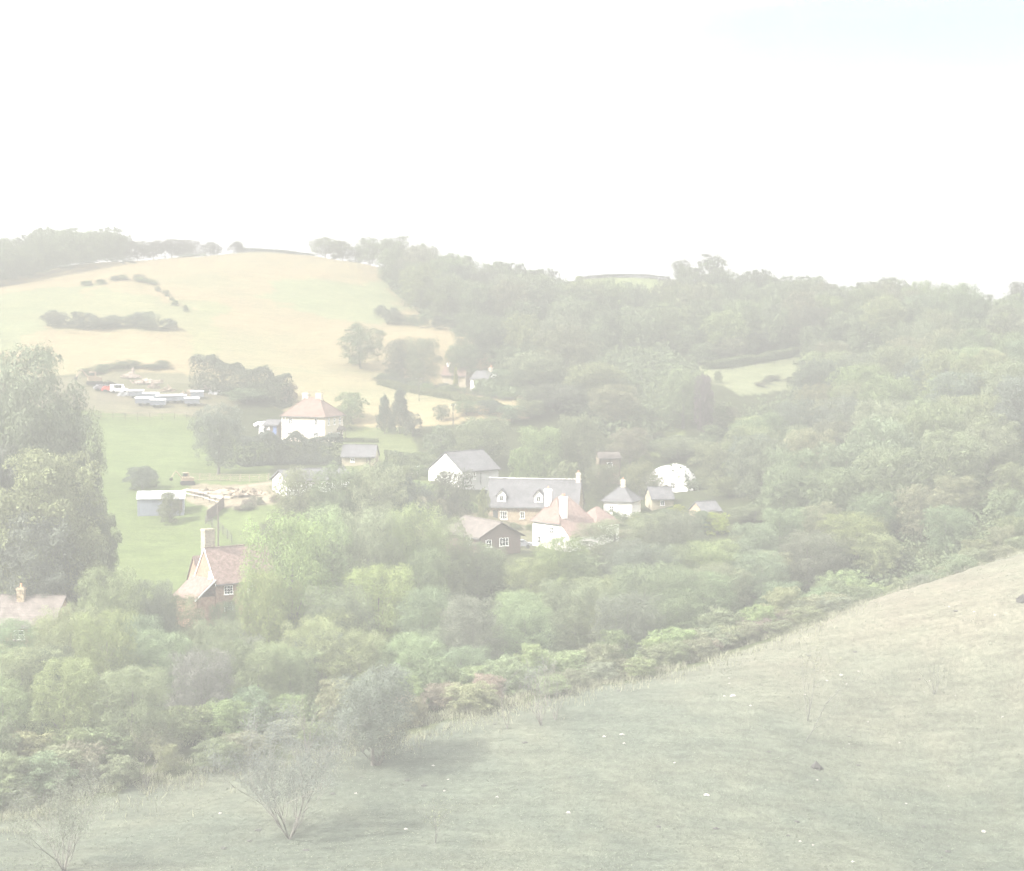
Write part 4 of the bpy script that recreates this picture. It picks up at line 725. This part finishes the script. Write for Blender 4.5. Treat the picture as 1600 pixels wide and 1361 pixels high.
bushes([(960,345),(1010,360),(1060,380)], 9, 3, 5, 1.5, 2.6, ['light', 'pale', 'mid'], 'bushes in the little clearing', 'bush in the little valley clearing', 'farbush', 3)
bushes([(1180,398),(1215,410),(1240,404)], 5, 2.5, 4, 1.2, 2, ['pale'], 'pale blossom bushes in the small field', 'whitish blossoming bush in the small field', 'farbush', 1)

bushes([(1105,352),(1150,352),(1200,350),(1110,364),(1150,372)], 16, 5, 8, 3.2, 5, ['mid', 'dull', 'light'], 'bushes below the small field', 'bush on the bank below the small far field', 'farbush', 3)
bushes([(1095,420),(1180,434),(1270,446)], 12, 6, 9, 4, 6, ['mid', 'dark', 'dull'], 'bushes above the small field', 'bush between the small far field and the far wood', 'farbush', 2)
# hedges: leafy ribbons with depth
def hedge(pix, h, t, leaf, c, label, name='hedge', seed=1, dens=9, wob=.22):
    g = np.random.default_rng(seed); q = [XY(*p) for p in pix]; x0, y0 = q[0]; k_ = SC(y0); h *= k_; t *= k_; leaf *= k_; z0 = float(H(x0, y0)); C = []
    for a, b_ in zip(q[:-1], q[1:]):
        L = math.hypot(b_[0]-a[0], b_[1]-a[1]); n = int(L*(2*h+t)*dens/(leaf*leaf*12)*.16*15); s = g.random(n); u = g.normal(size=n); v = g.random(n)
        x = a[0]+(b_[0]-a[0])*s; y = a[1]+(b_[1]-a[1])*s; nx, ny = -(b_[1]-a[1])/L, (b_[0]-a[0])/L
        hh = h*(1-wob+2*wob*vnoise(x, y, 2.4, seed)); th = 6.283*g.random(n)   # shell of a rounded box
        yy = np.clip(np.cos(th)*.72, -.5, .5)*t*(.86+.24*g.random(n)); zz = hh*np.clip(.5+.72*np.sin(th), .02, 1)*(.92+.12*g.random(n))
        px_, py_ = x+nx*yy, y+ny*yy; C.append(np.stack([px_-x0, py_-y0, H(px_, py_)+zz-z0], 1))
    C = np.concatenate(C); m = len(C); d = g.normal(size=(m, 3)); d[:, 2] += .4; d /= np.linalg.norm(d, axis=1)[:, None]
    t1 = np.cross(d, g.normal(size=(m, 3))); t1 /= np.linalg.norm(t1, axis=1)[:, None]; t2 = np.cross(d, t1); s = (leaf*(.6+.8*g.random(m)))[:, None]
    V = np.stack([C-t1*s, C-t2*s*.7, C+t1*s, C+t2*s*.7], 1); o = bpy.data.objects.new(name, quads_mesh(name, V, LEAF)); col.objects.link(o); o.location = (x0, y0, z0); o.color = tint(T[c], .05); tag(o, label, 'hedge'); return o
hedge([(303,392),(350,388),(400,384),(448,378)], 7.6, 4, .26, 'dark', 'tall conifer hedge beside the junk yard', seed=2, wob=.3)
hedge([(372,326),(430,330),(480,330),(528,326)], 5.6, 3.2, .22, 'dark', 'long dark hedge below the cream farmhouse', seed=3)
hedge([(600,322),(640,322),(672,318)], 3.6, 2.2, .2, 'mid', 'garden hedge between the conifers and the white barn', seed=4)
hedge([(592,404),(640,396),(690,388),(745,378),(800,368)], 1.5, 1.8, .2, 'mid', 'low hedge along the foot of the dry hill', seed=5)
hedge([(384,562),(440,566),(492,562)], 1.3, 1.6, .22, 'dark', 'thin dark hedge along the bare ridge', seed=6)
hedge([(1100,412),(1180,424),(1262,436)], 2.0, 2, .24, 'mid', 'hedge along the top of the small far field', seed=7)
hedge([(905,650),(1045,648)], 1.7, 2, .3, 'grey', 'hedge on the skyline behind the green field', seed=8)
hedge([(640,300),(700,298),(745,296)], 1.6, 1.4, .16, 'light', 'low garden hedge in front of the white barn', seed=9)
hedge([(505,352),(545,348),(590,346)], 1.0, 1.0, .14, 'mid', 'low clipped hedge right of the farmhouse', seed=10)

# undergrowth filling the woods: nobody could count it
def undergrowth(name, pg, n, h, leaf, c, label, seed, avoid=()):
    g = np.random.default_rng(seed); pg = np.array([XY(*p) for p in pg]); lo, hi = pg.min(0), pg.max(0); x = g.uniform(lo[0], hi[0], n); y = g.uniform(lo[1], hi[1], n)
    k = inside(x, y, pg)
    for a in avoid: k &= ~inside(x, y, np.array([XY(*p) for p in a]))
    x, y = x[k], y[k]; m = len(x); C = np.stack([x, y, H(x, y)+h*g.random(m)**.7*(.3+1.2*vnoise(x, y, 5, seed))], 1)
    d = g.normal(size=(m, 3)); d[:, 2] += .6; d /= np.linalg.norm(d, axis=1)[:, None]; t1 = np.cross(d, g.normal(size=(m, 3))); t1 /= np.linalg.norm(t1, axis=1)[:, None]; t2 = np.cross(d, t1); s = (leaf*(.6+.8*g.random(m)))[:, None]
    V = np.stack([C-t1*s, C-t2*s*.7, C+t1*s, C+t2*s*.7], 1); o = bpy.data.objects.new(name, quads_mesh(name, V, LEAF)); col.objects.link(o); o.color = T[c]+(1,); tag(o, label, 'undergrowth', kind='stuff')
undergrowth('undergrowth', [(-60,150),(0,144),(200,152),(400,158),(640,166),(800,173),(960,182),(1200,195),(1400,210),(1600,228),(1720,240),(1720,262),(1400,256),(1250,254),(1150,244),(1000,242),(700,222),(400,200),(-60,185)], 170000, 2.6, .22, 'mid', 'leafy undergrowth beneath the village tree belt', 31)
undergrowth('undergrowth', [(1250,256),(1720,256),(1720,430),(1500,450),(1400,520),(1262,442),(1285,396),(1160,372),(1130,330),(1180,280)], 110000, 3, .34, 'mid', 'leafy undergrowth of the right-hand slope', 32)
undergrowth('undergrowth', [(590,532),(618,508),(665,482),(715,468),(880,474),(1050,498),(1100,452),(1330,450),(1395,560),(1300,560),(1200,606),(1050,600),(860,590),(740,600),(640,560)], 60000, 3, .5, 'mid', 'leafy undergrowth of the far wood', 33)
undergrowth('undergrowth', [(740,390),(1000,350),(1080,372),(1100,400),(970,470),(760,470)], 30000, 2.6, .4, 'mid', 'leafy undergrowth of the middle valley', 34)


# ---------------------------------------------------------------- the near slope: thorn, saplings, stones, tufts
def sapling(px, py, h, sp, nb, label, leaves=60, lean=0, seed=1, m='bark', c='grey', thick=.035, name='sapling', group=None, dep=2, spread=.17, lsz=.055):
    g = random.Random(seed); x, y, z = G(px, py); e = empty(name, (x, y, z), g.uniform(0, 6.28), label, 'sapling' if name == 'sapling' else 'tree', group); e.scale = [SC(y)]*3; mb = MB(); tips = []
    def grow(p, d, L, r, dep):
        q = p
        for k in range(3):
            d = (d+Vector((g.uniform(-.3, .3), g.uniform(-.3, .3), g.uniform(-.08, .16)))).normalized(); q2 = q+d*L/3; mb.tube(q, q2, r*(1-.2*k), r*(1-.2*(k+1)), 5); q = q2
            if dep > 0 and k > 0 or dep > 2:
                dd = (d+Vector((g.uniform(-1, 1), g.uniform(-1, 1), g.uniform(-.1, .6)))*.75).normalized()
                if dep > 0: grow(q, dd, L*g.uniform(.5, .75), r*.55, dep-1)
            if dep <= 1: tips.append(tuple(q))
    for k in range(nb):
        a = k*2.4+g.uniform(-.3, .3); grow(Vector((0, 0, -.1)), Vector((math.cos(a)*sp+lean, math.sin(a)*sp, 1)).normalized(), h*g.uniform(.6, .8), thick, dep if nb > 1 else 3)
    mb.build('stem', M[m], e)
    if leaves:
        gg = np.random.default_rng(seed); tp = np.array(tips)[gg.integers(0, len(tips), leaves)]+gg.normal(size=(leaves, 3))*spread; s = lsz
        t1 = gg.normal(size=(leaves, 3)); t1 /= np.linalg.norm(t1, axis=1)[:, None]; t2 = np.cross(t1, gg.normal(size=(leaves, 3))); t2 /= np.linalg.norm(t2, axis=1)[:, None]
        o = bpy.data.objects.new('foliage', quads_mesh('foliage', np.stack([tp-t1*s, tp-t2*s*.7, tp+t1*s, tp+t2*s*.7], 1), LEAF)); col.objects.link(o); o.parent = e; o.color = tint(T[c])
    return e
x, y, z = G(583, 1198); tree(x, y, 7.6*SC(y)*1.28, 8.2*SC(y)*1.1, 'vase', 'dark', 'lone dark thorn tree on the pale slope')
x, y, z = G(586, 1199)
sapling(592, 1196, 3.6, .8, 5, 'bare lower boughs of a thorn beside the lone dark tree', 60, seed=3, thick=.09, name='thorn_tree')
sapling(452, 1312, 7.4, .6, 11, 'broad twiggy thorn below the lone dark one', 17000, seed=4, thick=.06, dep=3, spread=.32, lsz=.06, name='thorn_tree', c='grey')
sapling(100, 1361, 5.6, .5, 8, 'twiggy thorn in the bottom left corner', 9000, seed=5, thick=.05, dep=3, spread=.28, lsz=.055, name='thorn_tree', c='grey')
sapling(480, 1180, 5.0, .3, 6, 'half-bare bush behind the twiggy thorn', 1200, seed=6, thick=.05, c='dull')
sapling(793, 1139, 5.2, .06, 2, 'slender sapling at the edge of the slope', 260, seed=7, thick=.05)
sapling(845, 1134, 5.4, .28, 7, 'grey twiggy sapling right of the slender one', 900, seed=8, c='grey', thick=.05); sapling(868, 1128, 4.6, .3, 6, 'second grey twiggy sapling at the scrub end', 700, seed=9, c='pale')
sapling(1262, 1130, 8.0, .16, 4, 'pale wispy sapling high on the slope', 900, seed=10, c='pale', m='palebark'); sapling(1258, 1162, 5.6, .02, 1, 'thin leaning sapling with a tufted top', 90, lean=-.62, seed=11, c='grey', m='palebark', thick=.06)
sapling(1460, 1086, 2.8, .5, 6, 'faint low brier on the upper slope', 180, seed=12, c='pale', m='palebark'); sapling(680, 1318, 3.0, .12, 4, 'dry thistle stalk at the bottom of the slope', 160, seed=13, c='dull', m='palebark')
sapling(226, 1232, 4.4, .2, 4, 'small thin tree at the left end of the slope edge', 900, seed=14, c='dull'); sapling(395, 1165, 3.4, .2, 5, 'spindly bush near the left slope edge', 400, seed=15, c='light')
def lump(name, px, py, s, m, label, cat, group, seed, flat=.5):
    g = random.Random(seed); x, y, z = G(px, py); mb = MB(); n = 7; rings = []
    for j in range(4):
        f = j/3; r = s*(1, .92, .6, .12)[j]; rings.append([(math.cos(6.283*i/n)*r*g.uniform(.75, 1.2), math.sin(6.283*i/n)*r*g.uniform(.75, 1.2), s*flat*(-.3+1.3*f)*g.uniform(.9, 1.1)) for i in range(n)])
    vs = [v for r in rings for v in r]; fs = [(j*n+i, j*n+(i+1) % n, (j+1)*n+(i+1) % n, (j+1)*n+i) for j in range(3) for i in range(n)]+[tuple(range(3*n, 4*n))]
    o = mb.add(vs, fs).build(name, m); o.location = (x, y, z); o.scale = [SC(y)]*3; o.rotation_euler.z = g.uniform(0, 6); tag(o, label, cat, group)
BIG = [(1145,1089,.5,'flat white chalk stone left of the wispy sapling'), (1314,1056,.38,'white chalk stone right of the wispy sapling'), (1104,1245,.42,'rounded white stone low in the middle of the slope'), (888,1271,.34,'flat pale stone at the bottom of the slope'),
       (944,1153,.3,'thin pale stone near the slope middle'), (972,1149,.34,'pale stone beside the thin one near the slope middle'), (677,1199,.24,'small white stone right of the lone thorn'), (344,1273,.28,'white stone left of the twiggy thorn'), (634,1296,.28,'pale stone between the twiggy thorn and the thistle'), (1332,1349,.26,'white stone at the bottom edge'), (1537,1300,.4,'pale broken stone in the lower right')]
for i, (px, py, s, lb) in enumerate(BIG): lump('chalk_stone', px, py, s*.72, M['stone'], lb, 'stone', None, i)
def onfg(px, py):
    x, y, z = G(px, py); return inside(np.array([x]), np.array([y+1.0]), FG)[0]
k = 0
while k < 44:
    px, py = random.uniform(20, 1590), random.uniform(880, 1350)
    if onfg(px, py) and random.random() < (1.0 if px > 1000 and py < 1130 else .25): lump('chalk_stone', px, py, random.uniform(.07, .19), M['stone'], 'small white chalk stone strewn on the pale slope', 'stone', 'small chalk stones on the slope', 100+k); k += 1
k = 0
while k < 34:
    px, py = random.uniform(300, 1590), random.uniform(950, 1345)
    if onfg(px, py): lump('earth_clod', px, py, random.uniform(.12, .34), M['soil'], 'dark clod of earth lying on the pale slope', 'clod', 'dark clods on the slope', 200+k, .35); k += 1
lump('earth_clod', 1275, 1200, .62, M['soil'], 'largest dark clod, below the leaning sapling', 'clod', None, 300, .9); lump('earth_clod', 1597, 940, .8, M['soil'], 'dark lump at the right edge of the slope', 'clod', None, 301, .9)
# rough turf
g = np.random.default_rng(77); n = 110000; y = 178+(g.random(n)**1.3)*110; px = g.uniform(-40, 1680, n); x = (px-800)/F*y; k = inside(x, y, FG) & (vnoise(x, y, 1.6, 40)*.6+vnoise(x, y, .7, 41)*.4 > .42); x, y = x[k], y[k]; n = len(x)
C = np.stack([x, y, H(x, y)-.01], 1); a = g.random(n)*6.283; hh = .03+.07*g.random(n)**2; ww = .04+.05*g.random(n); dx = np.stack([np.cos(a)*ww, np.sin(a)*ww, 0*a], 1); up = np.stack([g.normal(size=n)*.10, g.normal(size=n)*.10, hh], 1)
V = np.stack([C-dx, C+dx, C+up+dx*.5, C+up-dx*.6], 1); o = bpy.data.objects.new('turf', quads_mesh('turf', V, LEAF)); col.objects.link(o); o.color = (.105, .118, .088, 1); tag(o, 'short rough turf of the near slope', 'grass', kind='stuff')

g = np.random.default_rng(88); n = 26000; q = np.array([XY(*p) for p in EDGE]); sgm = g.integers(0, len(q)-1, n); f = g.random(n); x = q[sgm, 0]*(1-f)+q[sgm+1, 0]*f+g.normal(size=n)*1.6; y = q[sgm, 1]*(1-f)+q[sgm+1, 1]*f-1.5+g.normal(size=n)*3.2
k = vnoise(x, y, 2.2, 50) > .42; x, y = x[k], y[k]; n = len(x); C = np.stack([x, y, H(x, y)-.02], 1); a = g.random(n)*6.283; hh = .25+.55*g.random(n); dx = np.stack([np.cos(a)*.05, np.sin(a)*.05, 0*a], 1); up = np.stack([g.normal(size=n)*.14, g.normal(size=n)*.14, hh], 1)
o = bpy.data.objects.new('rough_grass', quads_mesh('rough_grass', np.stack([C-dx, C+dx, C+up+dx*.3, C+up-dx*.3], 1), LEAF)); col.objects.link(o); o.color = (.19, .195, .14, 1); tag(o, 'pale rough grass along the edge of the near slope', 'grass', kind='stuff')
plant_all()
